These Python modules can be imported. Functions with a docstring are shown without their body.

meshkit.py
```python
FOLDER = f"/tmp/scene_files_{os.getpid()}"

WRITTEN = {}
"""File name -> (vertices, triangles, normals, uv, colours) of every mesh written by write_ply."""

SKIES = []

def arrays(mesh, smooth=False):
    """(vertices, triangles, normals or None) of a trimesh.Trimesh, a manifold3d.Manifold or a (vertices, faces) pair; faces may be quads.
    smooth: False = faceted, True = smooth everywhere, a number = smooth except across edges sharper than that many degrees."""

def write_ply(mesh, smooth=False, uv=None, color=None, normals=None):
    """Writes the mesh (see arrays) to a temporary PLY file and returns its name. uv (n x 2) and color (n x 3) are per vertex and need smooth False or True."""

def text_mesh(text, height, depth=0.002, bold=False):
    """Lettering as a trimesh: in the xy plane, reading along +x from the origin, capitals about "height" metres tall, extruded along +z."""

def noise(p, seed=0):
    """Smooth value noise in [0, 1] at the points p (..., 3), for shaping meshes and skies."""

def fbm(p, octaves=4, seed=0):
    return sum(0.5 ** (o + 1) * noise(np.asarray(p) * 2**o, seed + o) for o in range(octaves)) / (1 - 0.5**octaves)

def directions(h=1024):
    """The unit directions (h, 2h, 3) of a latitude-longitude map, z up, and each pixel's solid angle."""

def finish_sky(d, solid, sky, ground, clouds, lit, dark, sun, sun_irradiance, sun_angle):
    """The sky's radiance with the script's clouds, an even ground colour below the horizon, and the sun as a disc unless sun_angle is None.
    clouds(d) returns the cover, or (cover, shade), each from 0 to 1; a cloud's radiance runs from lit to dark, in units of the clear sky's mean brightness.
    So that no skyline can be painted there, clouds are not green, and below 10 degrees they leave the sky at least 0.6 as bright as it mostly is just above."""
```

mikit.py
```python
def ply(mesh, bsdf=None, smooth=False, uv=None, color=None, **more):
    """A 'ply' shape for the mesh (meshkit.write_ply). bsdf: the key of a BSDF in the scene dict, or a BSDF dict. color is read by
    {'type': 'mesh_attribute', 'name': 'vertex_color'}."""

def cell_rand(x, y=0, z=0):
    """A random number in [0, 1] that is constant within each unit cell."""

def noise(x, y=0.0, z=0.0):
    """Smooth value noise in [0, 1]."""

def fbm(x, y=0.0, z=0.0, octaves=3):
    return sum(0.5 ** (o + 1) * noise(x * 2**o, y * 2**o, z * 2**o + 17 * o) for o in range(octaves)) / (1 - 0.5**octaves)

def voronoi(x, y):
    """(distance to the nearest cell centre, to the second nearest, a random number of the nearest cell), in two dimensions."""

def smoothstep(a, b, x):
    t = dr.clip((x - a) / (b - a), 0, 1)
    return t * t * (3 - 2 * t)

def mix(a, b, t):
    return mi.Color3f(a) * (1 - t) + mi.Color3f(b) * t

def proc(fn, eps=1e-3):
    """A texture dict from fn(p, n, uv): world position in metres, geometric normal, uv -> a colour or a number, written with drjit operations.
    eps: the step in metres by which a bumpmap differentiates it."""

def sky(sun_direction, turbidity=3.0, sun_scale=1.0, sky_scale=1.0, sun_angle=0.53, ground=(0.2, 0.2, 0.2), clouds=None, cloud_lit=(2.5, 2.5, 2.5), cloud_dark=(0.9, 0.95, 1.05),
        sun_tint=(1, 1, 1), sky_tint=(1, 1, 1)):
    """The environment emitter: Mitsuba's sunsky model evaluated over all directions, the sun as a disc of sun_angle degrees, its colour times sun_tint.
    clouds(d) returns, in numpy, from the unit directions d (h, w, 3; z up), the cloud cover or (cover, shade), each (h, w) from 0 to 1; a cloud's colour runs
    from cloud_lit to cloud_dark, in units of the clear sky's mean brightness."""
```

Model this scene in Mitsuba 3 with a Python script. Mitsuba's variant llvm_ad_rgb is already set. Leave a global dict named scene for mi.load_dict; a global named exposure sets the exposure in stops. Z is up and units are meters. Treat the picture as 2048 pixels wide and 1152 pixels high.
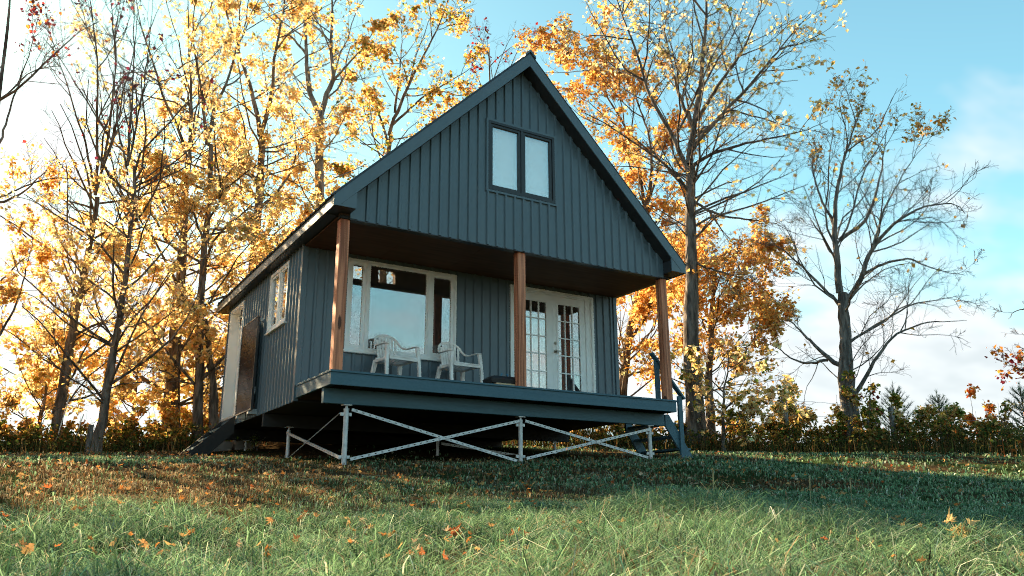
import math
import numpy as np
import trimesh
import drjit as dr
import mitsuba as mi
import mikit
import meshkit
import manifold3d as m3
from mikit import ply, proc, fbm, noise, smoothstep, mix
from shapely.geometry import Polygon, box as sbox

T = mi.ScalarTransform4f
scene, labels = {}, {}

# ------------------------------------------------------------------ camera, sky, exposure
EYE = np.array([-3.55, -10.376, -1.90])
YAW, PITCH, ROLL = 0.551, 0.274, -0.005
FWD = np.array([math.sin(YAW) * math.cos(PITCH), math.cos(YAW) * math.cos(PITCH), math.sin(PITCH)])
RIGHT = np.array([math.cos(YAW), -math.sin(YAW), 0.0])
UP = np.cross(RIGHT, FWD)
UPR = -RIGHT * math.sin(ROLL) + UP * math.cos(ROLL)
scene['camera'] = {'type': 'perspective', 'fov': 64.314, 'fov_axis': 'x', 'near_clip': 0.05, 'far_clip': 3000.0,
                   'to_world': T().look_at(origin=EYE.tolist(), target=(EYE + FWD).tolist(), up=UPR.tolist())}
SUN = (-0.234, 0.843, 0.485)


def clouds(d):
    """High mottled cloud: thick on the sun's side and in a bank above the horizon, thinning to clear sky overhead."""
    z = np.maximum(d[..., 2], 0.0)
    q = d / (z[..., None] + 0.22)
    q = q * np.array([1.0, 1.0, 0.0])
    s = np.asarray(SUN) / np.linalg.norm(SUN)
    near_sun = np.clip((d @ s + 0.3) / 1.3, 0, 1)
    big = meshkit.fbm(q * 1.5 + 3.1, 5, 4)
    rip = meshkit.fbm(q * np.array([7.0, 11.0, 0]) + 9.0, 4, 11)
    top = 0.31 + 0.17 * near_sun ** 2
    bank = np.clip((top - z) / 0.20, -1.2, 1)
    c = 2.0 * (big - 0.5) + 1.1 * (rip - 0.5) + (0.95 + 0.5 * near_sun ** 3) * bank - 0.10
    cover = np.clip(c * 1.2, 0, 1) ** 1.1 * 0.93
    return cover, np.clip(0.72 - 0.8 * (rip - 0.35) - 0.9 * near_sun ** 4, 0, 1)


scene['sky'] = mikit.sky(SUN, turbidity=2.6, clouds=clouds, cloud_lit=(1.72, 1.72, 1.72), cloud_dark=(1.02, 1.10, 1.15),
                         sky_scale=1.22, sky_tint=(0.91, 1.14, 0.87), sun_tint=(1.0, 0.94, 0.85), sun_scale=2.6, ground=(0.10, 0.10, 0.08))
exposure = 3.05


# ------------------------------------------------------------------ materials
def rgb(*c):
    return {'type': 'rgb', 'value': list(c)}


def two(b):
    return {'type': 'twosided', 'bsdf': b}


def metal_col(p, n, uv):
    a = fbm(p.x * 1.7 + 4, p.y * 1.7, p.z * 0.9, 4)
    b = fbm(p.x * 9, p.y * 9, p.z * 5, 3)
    return mix((0.072, 0.108, 0.131), (0.094, 0.135, 0.160), 0.75 * a + 0.25 * b)


def metal_rough(p, n, uv):
    return 0.34 + 0.10 * fbm(p.x * 3, p.y * 3, p.z * 1.2, 3)


scene['m_siding'] = two({'type': 'principled', 'base_color': proc(metal_col), 'roughness': proc(metal_rough), 'specular': 0.5})


def stain_col(p, n, uv):
    a = fbm(p.x * 1.5, p.y * 6, p.z * 25, 3)
    b = fbm(p.x * 45, p.y * 45, p.z * 45, 2)
    return mix((0.034, 0.092, 0.125), (0.070, 0.145, 0.185), 0.55 * a + 0.45 * b)


scene['m_stain'] = two({'type': 'principled', 'base_color': proc(stain_col), 'roughness': 0.55, 'specular': 0.35})


def cedar_col(p, n, uv):
    g = fbm(p.x * 38 + 2 * noise(p.z * 1.2), p.y * 38, p.z * 1.1, 4)
    k = smoothstep(0.80, 0.86, noise(p.x * 11, p.y * 11 + 3, p.z * 3.1))
    c = mix((0.66, 0.260, 0.140), (0.25, 0.078, 0.038), smoothstep(0.25, 0.75, g))
    return c * (1 - k) + mi.Color3f(0.09, 0.035, 0.02) * k


scene['m_cedar'] = two({'type': 'principled', 'base_color': proc(cedar_col), 'roughness': 0.62, 'specular': 0.3})


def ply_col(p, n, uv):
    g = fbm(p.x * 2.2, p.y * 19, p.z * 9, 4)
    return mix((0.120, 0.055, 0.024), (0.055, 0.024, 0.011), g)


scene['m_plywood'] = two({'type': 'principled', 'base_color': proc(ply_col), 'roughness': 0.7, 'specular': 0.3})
scene['m_pale_wood'] = two({'type': 'principled', 'base_color': rgb(0.55, 0.38, 0.22), 'roughness': 0.7})
scene['m_inside'] = two({'type': 'principled', 'base_color': rgb(0.075, 0.045, 0.028), 'roughness': 0.8})
scene['m_dark_shade_wood'] = two({'type': 'principled', 'base_color': rgb(0.020, 0.020, 0.020), 'roughness': 0.8})  # dark wood; the near black also paints in shade under the cabin


def roofcol(p, n, uv):
    return mix((0.022, 0.025, 0.029), (0.040, 0.043, 0.047), fbm(p.x * 3, p.y * 3, p.z * 3, 3))


scene['m_roof'] = two({'type': 'principled', 'base_color': proc(roofcol), 'roughness': 0.4, 'specular': 0.5})


def whitecol(p, n, uv):
    g = fbm(p.x * 5, p.y * 5, p.z * 2.5, 4)
    return mix((0.72, 0.72, 0.69), (0.82, 0.81, 0.79), g)


scene['m_white'] = two({'type': 'principled', 'base_color': proc(whitecol), 'roughness': 0.42, 'specular': 0.5})


def chaircol(p, n, uv):
    g = fbm(p.x * 9, p.y * 9, p.z * 9, 4)
    return mix((0.68, 0.62, 0.57), (0.86, 0.80, 0.75), smoothstep(0.25, 0.7, g))


scene['m_chair'] = two({'type': 'principled', 'base_color': proc(chaircol), 'roughness': 0.5, 'specular': 0.4})
scene['m_black_frame'] = two({'type': 'principled', 'base_color': rgb(0.014, 0.015, 0.018), 'roughness': 0.4, 'specular': 0.5})
scene['m_black_plastic'] = two({'type': 'principled', 'base_color': rgb(0.012, 0.012, 0.013), 'roughness': 0.5})
scene['m_blue_plastic'] = two({'type': 'principled', 'base_color': rgb(0.02, 0.16, 0.30), 'roughness': 0.45})


def galv_col(p, n, uv):
    return mix((0.30, 0.33, 0.35), (0.60, 0.62, 0.63), fbm(p.x * 30, p.y * 30, p.z * 22, 3))


scene['m_galv'] = two({'type': 'principled', 'base_color': proc(galv_col), 'roughness': 0.42, 'metallic': 0.45, 'specular': 0.5})
scene['m_brass'] = two({'type': 'principled', 'base_color': rgb(0.25, 0.22, 0.18), 'roughness': 0.3, 'metallic': 0.9})
DUST = {'type': 'diffuse', 'reflectance': rgb(0.5, 0.5, 0.5)}
scene['m_glass'] = {'type': 'blendbsdf', 'weight': 0.03, 'a': {'type': 'thindielectric', 'int_ior': 2.7}, 'b': two(DUST)}
scene['m_glass_tint'] = {'type': 'blendbsdf', 'weight': 0.04, 'a': {'type': 'thindielectric', 'int_ior': 3.1}, 'b': two(DUST)}


def cell_col(p, n, uv):
    return mix((0.006, 0.008, 0.014), (0.013, 0.015, 0.022), noise(p.x * 7, p.y * 7, p.z * 7))


scene['m_cell'] = two({'type': 'principled', 'base_color': proc(cell_col), 'roughness': 0.2, 'specular': 0.01})
scene['m_cell_gap'] = two({'type': 'principled', 'base_color': rgb(0.30, 0.31, 0.33), 'roughness': 0.35})


def conc_col(p, n, uv):
    return mix((0.22, 0.21, 0.20), (0.40, 0.39, 0.37), fbm(p.x * 14, p.y * 14, p.z * 14, 4))


scene['m_concrete'] = two({'type': 'diffuse', 'reflectance': proc(conc_col)})
scene['m_curtain'] = two({'type': 'diffuse', 'reflectance': rgb(0.86, 0.81, 0.75)})


def bark_fn(c0, c1):
    def f(p, n, uv):
        w = 0.35 * noise(p.x * 4, p.y * 4, p.z * 1.4)
        r = fbm(p.x * 17 + 5 * w, p.y * 17 + 3 * w, p.z * 2.6, 4)
        m = noise(p.x * 2.1, p.y * 2.1, p.z * 1.6)
        return mix(c0, c1, smoothstep(0.28, 0.74, r)) * (0.8 + 0.4 * m)
    return f


def bark_h(p, n, uv):
    w = 0.35 * noise(p.x * 4, p.y * 4, p.z * 1.4)
    return fbm(p.x * 17 + 5 * w, p.y * 17 + 3 * w, p.z * 2.6, 3)


for nm, c0, c1 in (('m_bark_dark', (0.060, 0.049, 0.041), (0.205, 0.170, 0.145)), ('m_bark_grey', (0.085, 0.078, 0.072), (0.25, 0.235, 0.215))):
    scene[nm] = two({'type': 'bumpmap', 'arbitrary': {**proc(bark_h, 4e-3)}, 'scale': 0.03,
                     'bsdf': {'type': 'principled', 'base_color': proc(bark_fn(c0, c1)), 'roughness': 0.85, 'specular': 0.15}})
scene['m_stalk'] = two({'type': 'diffuse', 'reflectance': rgb(.32, .26, .14)})
VC = {'type': 'mesh_attribute', 'name': 'vertex_color'}
scene['m_leaf'] = {'type': 'principledthin', 'base_color': VC, 'roughness': 0.5, 'diff_trans': 1.05, 'eta': 1.35, 'spec_trans': 0.0}
scene['m_grass'] = {'type': 'principledthin', 'base_color': VC, 'roughness': 0.26, 'diff_trans': 0.65, 'eta': 1.6, 'spec_trans': 0.0}
scene['m_dead_leaf'] = {'type': 'principledthin', 'base_color': VC, 'roughness': 0.6, 'diff_trans': 0.5, 'eta': 1.3, 'spec_trans': 0.0}


def soil_col(p, n, uv):
    a = fbm(p.x * 0.9, p.y * 0.9, 0, 4)
    b = fbm(p.x * 16, p.y * 16, 0, 4)
    c = mix((0.032, 0.023, 0.013), (0.080, 0.055, 0.030), b)
    g = mix((0.014, 0.024, 0.009), (0.034, 0.048, 0.018), b)
    return c * (1 - smoothstep(0.42, 0.62, a)) + g * smoothstep(0.42, 0.62, a)


def soil_h(p, n, uv):
    return fbm(p.x * 11, p.y * 11, 0, 4)


scene['m_soil'] = two({'type': 'bumpmap', 'arbitrary': {**proc(soil_h, 6e-3)}, 'scale': 0.05, 'bsdf': {'type': 'diffuse', 'reflectance': proc(soil_col)}})


# ------------------------------------------------------------------ helpers
def key(name, parent=None):
    base = name if parent is None else parent + '__' + name
    k, i = base, 0
    while k in scene or k in labels or k in THINGS:
        i += 1
        k = f'{base}_{i:03d}'
    return k


THINGS = set()


def add(name, mesh, mat, parent=None, smooth=False, color=None, **lab):
    k = key(name, parent)
    scene[k] = ply(mesh, mat, smooth=smooth, color=color)
    if lab:
        labels[k] = dict(lab)
    return k


def thing(name, label, category, group=None):
    k = key(name)
    THINGS.add(k)
    labels[k] = {'label': label, 'category': category}
    if group:
        labels[k]['group'] = group
    return k


def part(name, parent):
    """A part that has no mesh of its own, only pieces."""
    k = key(name, parent)
    THINGS.add(k)
    return k


def bx(x0, y0, z0, x1, y1, z1, ch=0.0):
    m = trimesh.creation.box(extents=(x1 - x0, y1 - y0, z1 - z0))
    if ch > 0:
        v = np.array(m.vertices)
        c = min(ch, 0.45 * min(x1 - x0, y1 - y0, z1 - z0))
        pts = []
        for ax in range(3):
            w = v.copy()
            for o in range(3):
                if o != ax:
                    w[:, o] -= np.sign(w[:, o]) * c
            pts.append(w)
        m = trimesh.convex.convex_hull(np.vstack(pts))
    m.apply_translation(((x0 + x1) / 2, (y0 + y1) / 2, (z0 + z1) / 2))
    return m


def cat(*ms):
    return trimesh.util.concatenate([m for m in (ms[0] if len(ms) == 1 and isinstance(ms[0], list) else ms)])


def beam(p0, p1, w, h, up=(0, 0, 1)):
    """A bar of width w (sideways) and height h (along up) from p0 to p1."""
    p0, p1 = np.asarray(p0, float), np.asarray(p1, float)
    t = p1 - p0
    L = np.linalg.norm(t)
    t /= L
    s = np.cross(t, up)
    s /= np.linalg.norm(s)
    u = np.cross(s, t)
    m = bx(0, -w / 2, -h / 2, L, w / 2, h / 2, min(w, h) * 0.06)
    M = np.eye(4)
    M[:3, 0], M[:3, 1], M[:3, 2], M[:3, 3] = t, s, u, p0
    m.apply_transform(M)
    return m


def cyl(p0, p1, r, n=16):
    return trimesh.creation.cylinder(radius=r, segment=[p0, p1], sections=n)


def extr(poly, axis, a, b):
    """A polygon extruded: axis 'y' takes (x, z) outlines from y=a to y=b, axis 'x' takes (y, z), axis 'z' takes (x, y)."""
    m = trimesh.creation.extrude_polygon(poly, b - a, engine='earcut')
    v = np.array(m.vertices)
    if axis == 'y':
        m.vertices = np.stack([v[:, 0], v[:, 2] + a, v[:, 1]], 1)
        m.invert()
    elif axis == 'x':
        m.vertices = np.stack([v[:, 2] + a, v[:, 0], v[:, 1]], 1)
    else:
        m.vertices = v + [0, 0, a]
    return m


def tubes(P, R, sides):
    """P (n, k, 3), R (n, k): n tapered tubes as one (vertices, faces)."""
    n, k = R.shape
    t = np.gradient(P, axis=1)
    t /= np.linalg.norm(t, axis=2, keepdims=True) + 1e-9
    ref = np.where(np.abs(t[:, :1, 2:]) < 0.9, [0.0, 0, 1], [1.0, 0, 0])
    a = np.cross(t, np.broadcast_to(ref, t.shape))
    a /= np.linalg.norm(a, axis=2, keepdims=True) + 1e-9
    b = np.cross(t, a)
    ang = np.arange(sides) * 2 * np.pi / sides
    v = P[:, :, None] + R[:, :, None, None] * (np.cos(ang)[:, None] * a[:, :, None] + np.sin(ang)[:, None] * b[:, :, None])
    i, j, l = np.meshgrid(np.arange(n), np.arange(k - 1), np.arange(sides), indexing='ij')
    w = lambda j_, l_: (i * k + j_) * sides + l_ % sides
    q = np.stack([w(j, l), w(j, l + 1), w(j + 1, l + 1), w(j + 1, l)], -1).reshape(-1, 4)
    return v.reshape(-1, 3), np.vstack([q[:, [0, 1, 2]], q[:, [0, 2, 3]]])


def join(parts):
    at, vs, fs = 0, [], []
    for v, f in parts:
        vs.append(v)
        fs.append(f + at)
        at += len(v)
    return np.vstack(vs), np.vstack(fs)


def resample(pts, k):
    """A smooth curve through the points, k samples evenly by length."""
    p = np.asarray(pts, float)
    s = np.r_[0, np.cumsum(np.linalg.norm(np.diff(p, axis=0), axis=1))]
    if len(p) > 2:
        from scipy.interpolate import PchipInterpolator
        f = PchipInterpolator(s, p)
        return f(np.linspace(0, s[-1], k)), s[-1]
    return np.stack([np.interp(np.linspace(0, s[-1], k), s, p[:, i]) for i in range(3)], 1), s[-1]


# ------------------------------------------------------------------ ground
GP = np.array([(.4, .38, -1.2), (3.2, .38, -1.1), (5.8, .38, -.96), (.38, 2.95, -.97), (3.2, 3.27, -.83), (5.8, 3.27, -.72), (-.9, 5, -.86), (-.08, 6.27, -.67),
               (-3.6, 5.6, -.88), (-2, 6.5, -.74), (-.8, 7.4, -.62), (10, 2.84, -.57), (11.5, 2, -.57), (12.5, .8, -.62), (12.8, -.7, -.70), (12.9, -2, -.79), (8.3, 4.5, -.40),
               (6.6, .32, -.93), (1.15, -2.7, -1.62), (-.15, -4.83, -1.97), (-1.2, -6.5, -2.18), (-3.5, -10.4, -2.30), (.3, -8, -2.19), (4.2, -5.74, -1.86), (-3.1, -5.9, -2.15),
               (-4.5, -1, -1.50), (9, -5, -1.58), (14, -6, -1.42), (1.2, 7.6, -.22), (3, 7.8, -.18), (4.6, 7.8, -.22), (20, -2, -.75), (13.5, 8, -.3), (5, 14, -.45), (-6, 13, -.8), (12, 14, -.35), (18, 5, -.5), (-9, 5, -1.1), (-9, -6, -2.2),
               (4, 20, -1.1), (20, 16, -1.1), (-12, 18, -1.8), (28, 2, -1.5), (26, -12, -1.8), (8, -16, -2.5), (-14, -14, -2.6), (0, 40, -4), (40, 25, -4), (-40, 20, -4), (34, -30, -4), (-30, -34, -4)])
from scipy.interpolate import RBFInterpolator
from scipy.interpolate import RegularGridInterpolator
from scipy.ndimage import gaussian_filter
_ax = np.arange(-80, 80.1, 0.8)
_q = np.stack([c.ravel() for c in np.meshgrid(_ax, _ax, indexing='ij')], 1)
_zz = RBFInterpolator(GP[:, :2], GP[:, 2], kernel='linear', smoothing=0.02)(_q).reshape(len(_ax), -1)
_zz = np.where(np.hypot(*_q.T).reshape(_zz.shape) < 45, gaussian_filter(_zz, 0.7), gaussian_filter(_zz, 4))
_rbf = RegularGridInterpolator((_ax, _ax), _zz, bounds_error=False, fill_value=-6.0, method='linear')


def gz(x, y):
    x, y = np.broadcast_arrays(np.asarray(x, float), np.asarray(y, float))
    q = np.stack([x.ravel(), y.ravel()], 1)
    r = np.hypot(q[:, 0] - 3, q[:, 1])
    w = np.clip((r - 30) / 40, 0, 1)
    z = _rbf(q) * (1 - w) + -6.0 * w
    z += 0.05 * (meshkit.fbm(np.c_[q * 0.9, np.zeros(len(q))], 3, 2) - 0.5) * (r < 60)
    return z.reshape(x.shape)


def axis_grid(lo, hi, step, far):
    core = np.arange(lo, hi + step / 2, step)
    out = 1.35 ** np.arange(1, 40) * step * 3
    out = np.cumsum(out)
    out = out[out < far]
    return np.r_[lo - out[::-1], core, hi + out]


gx, gy = axis_grid(-9, 22, 0.2, 900), axis_grid(-12, 16, 0.2, 900)
X, Y = np.meshgrid(gx, gy, indexing='ij')
Zc = gz(X, Y)
n0, n1 = X.shape
ii, jj = np.meshgrid(np.arange(n0 - 1), np.arange(n1 - 1), indexing='ij')
qi = np.stack([ii * n1 + jj, (ii + 1) * n1 + jj, (ii + 1) * n1 + jj + 1, ii * n1 + jj + 1], -1).reshape(-1, 4)
add('ground', (np.stack([X, Y, Zc], -1).reshape(-1, 3), qi), 'm_soil', smooth=True, kind='structure',
    label='sloping lawn rising from the viewer to the cabin, brown thatch and soil under the grass')

# ------------------------------------------------------------------ the cabin
W, YB, YR = 6.10, 1.554, 6.45            # width, porch wall, rear wall
RX, RZ, SL = 3.05, 5.57, 0.992           # ridge and slope of the roof
EX = -0.155                              # eave overhang
zin = lambda x: 5.35 - SL * np.abs(np.asarray(x, float) - RX)
cabin = thing('cabin', 'small dark blue grey metal cabin with steep gable roof and raised porch', 'cabin')
RIB = 0.1651


def siding(parent, width, zbot, ztop, to3, holes=(), u0=0.0, u1=None, sheet=0.99, phase=0.07):
    """Ribbed metal sheets hung side by side; to3(u, d, z) places a point d proud of the wall. holes: (ua, ub, za, zb)."""
    u1 = width if u1 is None else u1
    prof = [(0, 0)]
    for i in range(int(width / RIB) + 2):
        c = phase + i * RIB
        prof += [(c - .030, 0), (c - .015, .027), (c + .015, .027), (c + .030, 0)]
    pu, pd = np.array(prof).T
    cuts = sorted({u0, u1, *[h for q in holes for h in q[:2]], *np.arange(0, width, sheet)} | set(pu.tolist()))
    cuts = np.array([c for c in cuts if u0 - 1e-9 <= c <= u1 + 1e-9])
    dd = np.interp(cuts, pu, pd)
    sheets = {}
    for a, b, da, db in zip(cuts[:-1], cuts[1:], dd[:-1], dd[1:]):
        if b - a < 1e-6:
            continue
        ta, tb = float(ztop(a)), float(ztop(b))
        mid = (a + b) / 2
        spans, lo = [], zbot
        hs = sorted((q[2], q[3]) for q in holes if q[0] < mid < q[1])
        for z0, z1 in hs:
            if z0 > lo:
                spans.append((lo, lo, z0, z0))
            lo = z1
        if min(ta, tb) > lo + 0.002:
            spans.append((lo, lo, ta, tb))
        vs, fs = sheets.setdefault(int((mid - 1e-6) // sheet), ([], []))
        lift = 0.0012 * (int((mid - 1e-6) // sheet) % 2)
        for za, zb, zc, zd in spans:
            n = len(vs)
            vs += [to3(a, da + lift, za), to3(b, db + lift, zb), to3(b, db + lift, zd), to3(a, da + lift, zc)]
            fs.append((n, n + 1, n + 2, n + 3))
    for _, (vs, fs) in sorted(sheets.items()):
        if fs:
            q = np.array(fs)
            m = trimesh.Trimesh(np.array(vs), np.vstack([q[:, [0, 1, 2]], q[:, [0, 2, 3]]]), process=True)
            for piece in m.split(only_watertight=False, adjacency=None) if len(holes) else [m]:
                add('siding_sheet', piece, 'm_siding', parent)
    # screw heads, too small to pick out singly
    sc = trimesh.creation.cylinder(radius=0.0075, height=0.006, sections=6)
    pts = []
    for i in range(int(width / RIB) + 1):
        c = phase + i * RIB + 0.04
        if not (u0 + .02 < c < u1 - .02):
            continue
        for z in np.arange(zbot + 0.06, float(ztop(c)) - 0.04, 0.61):
            if not any(h[0] - .03 < c < h[1] + .03 and h[2] - .03 < z < h[3] + .03 for h in holes):
                pts.append((c, z))
    if pts:
        ax = np.array(to3(0, 1, 0)) - np.array(to3(0, 0, 0))
        R = trimesh.geometry.align_vectors([0, 0, 1], ax)
        ms = []
        for c, z in pts:
            m = sc.copy()
            m.apply_transform(R)
            m.apply_translation(to3(c, 0.003, z))
            ms.append(m)
        add('siding_screw', cat(ms), 'm_siding', parent, kind='stuff', label='rows of small dark screw heads in the metal siding')


def wall_core(parent, poly, axis, a, b, mat='m_inside'):
    add('sheathing', extr(poly, axis, a, b), mat, parent)


def pane_y(x0, z0, x1, z1, y):
    return (np.array([(x0, y, z0), (x1, y, z0), (x1, y, z1), (x0, y, z1)]), np.array([(0, 1, 2, 3)]))


def pane_x(y0, z0, y1, z1, x):
    return (np.array([(x, y1, z0), (x, y0, z0), (x, y0, z1), (x, y1, z1)]), np.array([(0, 1, 2, 3)]))


# openings (x0, x1, z0, z1) in the front walls, (y0, y1, z0, z1) in the left wall
PW = (0.71, 2.655, 0.61, 2.095)
FD = (3.73, 5.56, 0.0, 2.09)
GW = (2.38, 3.66, 3.08, 4.28)
SW = (2.24, 3.31, 1.11, 2.13)
SD = (5.12, 6.20, -0.06, 2.11)
BW = [(2.30, 2.80, 3.21, 3.57), (3.11, 3.57, 3.21, 3.57)]


def front_poly(z0, holes, inset=0.0):
    p = Polygon([(inset, z0), (W - inset, z0), (W - inset, float(zin(inset))), (RX, 5.35), (inset, float(zin(inset)))])
    for h in holes:
        p = p.difference(sbox(h[0], h[2], h[1], h[3]))
    return p


# gable wall over the porch
gw = part('gable_wall', cabin)
wall_core(gw, front_poly(2.20, [GW], 0.012), 'y', 0.004, 0.10)
siding(gw, W, 2.155, lambda u: zin(u) - 0.004, lambda u, d, z: (u, -d, z), [GW], 0.26, W - 0.26)
for s in (0, 1):                                                   # flat corner trims
    x0, x1 = (0.147, 0.26) if s == 0 else (W - 0.26, W - 0.147)
    add('corner_trim', extr(Polygon([(x0, 2.155), (x1, 2.155), (x1, float(zin(x1)) - .004), (x0, float(zin(x0)) - .004)]), 'y', -0.026, 0.002), 'm_siding', gw)
add('drip_edge', bx(0.147, -0.012, 2.141, W - 0.147, 0.10, 2.153), 'm_roof', gw)
# porch wall
pw = part('porch_wall', cabin)
inner = [(0.0, -0.24), (W, -0.24), (W, 2.32), (RX, 5.34), (0.0, 2.32)]
p = Polygon([(0.012, -0.2), (W - .012, -0.2), (W - .012, 2.17), (.012, 2.17)]).difference(sbox(PW[0], PW[2], PW[1], PW[3])).difference(sbox(FD[0], 0.0, FD[1], FD[3]))
wall_core(pw, p, 'y', YB + 0.004, YB + 0.14)
siding(pw, W, 0.004, lambda u: 2.166 + 0 * u, lambda u, d, z: (u, YB - d, z), [PW, FD], 0.0, W, phase=0.045)
# left wall
lw = part('left_wall', cabin)
p = Polygon([(YB + .145, -0.2), (YR - .145, -0.2), (YR - .145, 2.21), (YB + .145, 2.21)])
for h in (SW, SD):
    p = p.difference(sbox(h[0], h[2], h[1], h[3]))
wall_core(lw, p, 'x', 0.004, 0.14)
siding(lw, YR - YB, -0.24, lambda u: 2.216 + 0 * u, lambda u, d, z: (-d, YR - u, z), [(YR - SW[1], YR - SW[0], SW[2], SW[3]), (YR - SD[1], YR - SD[0], SD[2], SD[3])])
add('corner_trim', cat(bx(-0.026, YB - 0.026, -0.24, 0.045, YB + 0.002, 2.166), bx(-0.026, YB + 0.003, -0.24, 0.001, YB + 0.06, 2.216)), 'm_siding', lw)
# right and rear walls
rw = part('right_wall', cabin)
wall_core(rw, Polygon([(YB + .145, -0.2), (YR - .145, -0.2), (YR - .145, 2.21), (YB + .145, 2.21)]), 'x', W - 0.14, W - 0.004)
siding(rw, YR - YB, -0.24, lambda u: 2.216 + 0 * u, lambda u, d, z: (W + d, YB + u, z))
add('corner_trim', cat(bx(W - 0.05, YB - 0.026, -0.24, W + 0.026, YB + 0.002, 2.166), bx(W - .001, YB + .003, -0.24, W + 0.026, YB + 0.06, 2.216)), 'm_siding', rw)
bw = part('rear_wall', cabin)
wall_core(bw, front_poly(-0.2, BW, 0.012), 'y', YR - 0.14, YR - 0.004)
siding(bw, W, -0.24, lambda u: zin(u) - 0.004, lambda u, d, z: (W - u, YR + d, z), [(W - h[1], W - h[0], h[2], h[3]) for h in BW])
for h in BW:
    k = add('window_casing', extr(sbox(h[0] - .07, h[2] - .07, h[1] + .07, h[3] + .07).difference(sbox(h[0] + .02, h[2] + .02, h[1] - .02, h[3] - .02)), 'y', YR - 0.17, YR - 0.142), 'm_plywood', bw)
    add('window_pane', pane_y(h[0], h[2], h[1], h[3], YR - 0.06), 'm_glass', bw)
# floor, interior
add('floor', bx(0.004, YB + 0.003, -0.245, W - 0.004, YR - .003, -0.205), 'm_dark_shade_wood', cabin)
add('interior_floor', bx(0.142, YB + 0.142, -0.03, W - 0.142, YR - 0.142, 0.0), 'm_plywood', cabin)
add('interior_shelf', cat(bx(1.9, YR - 0.5, 0.85, 4.2, YR - 0.145, 0.89), bx(1.95, YR - .45, 0.0, 2.0, YR - .16, 0.849), bx(4.1, YR - .45, 0.0, 4.15, YR - .16, 0.849)), 'm_plywood', cabin)

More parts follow.
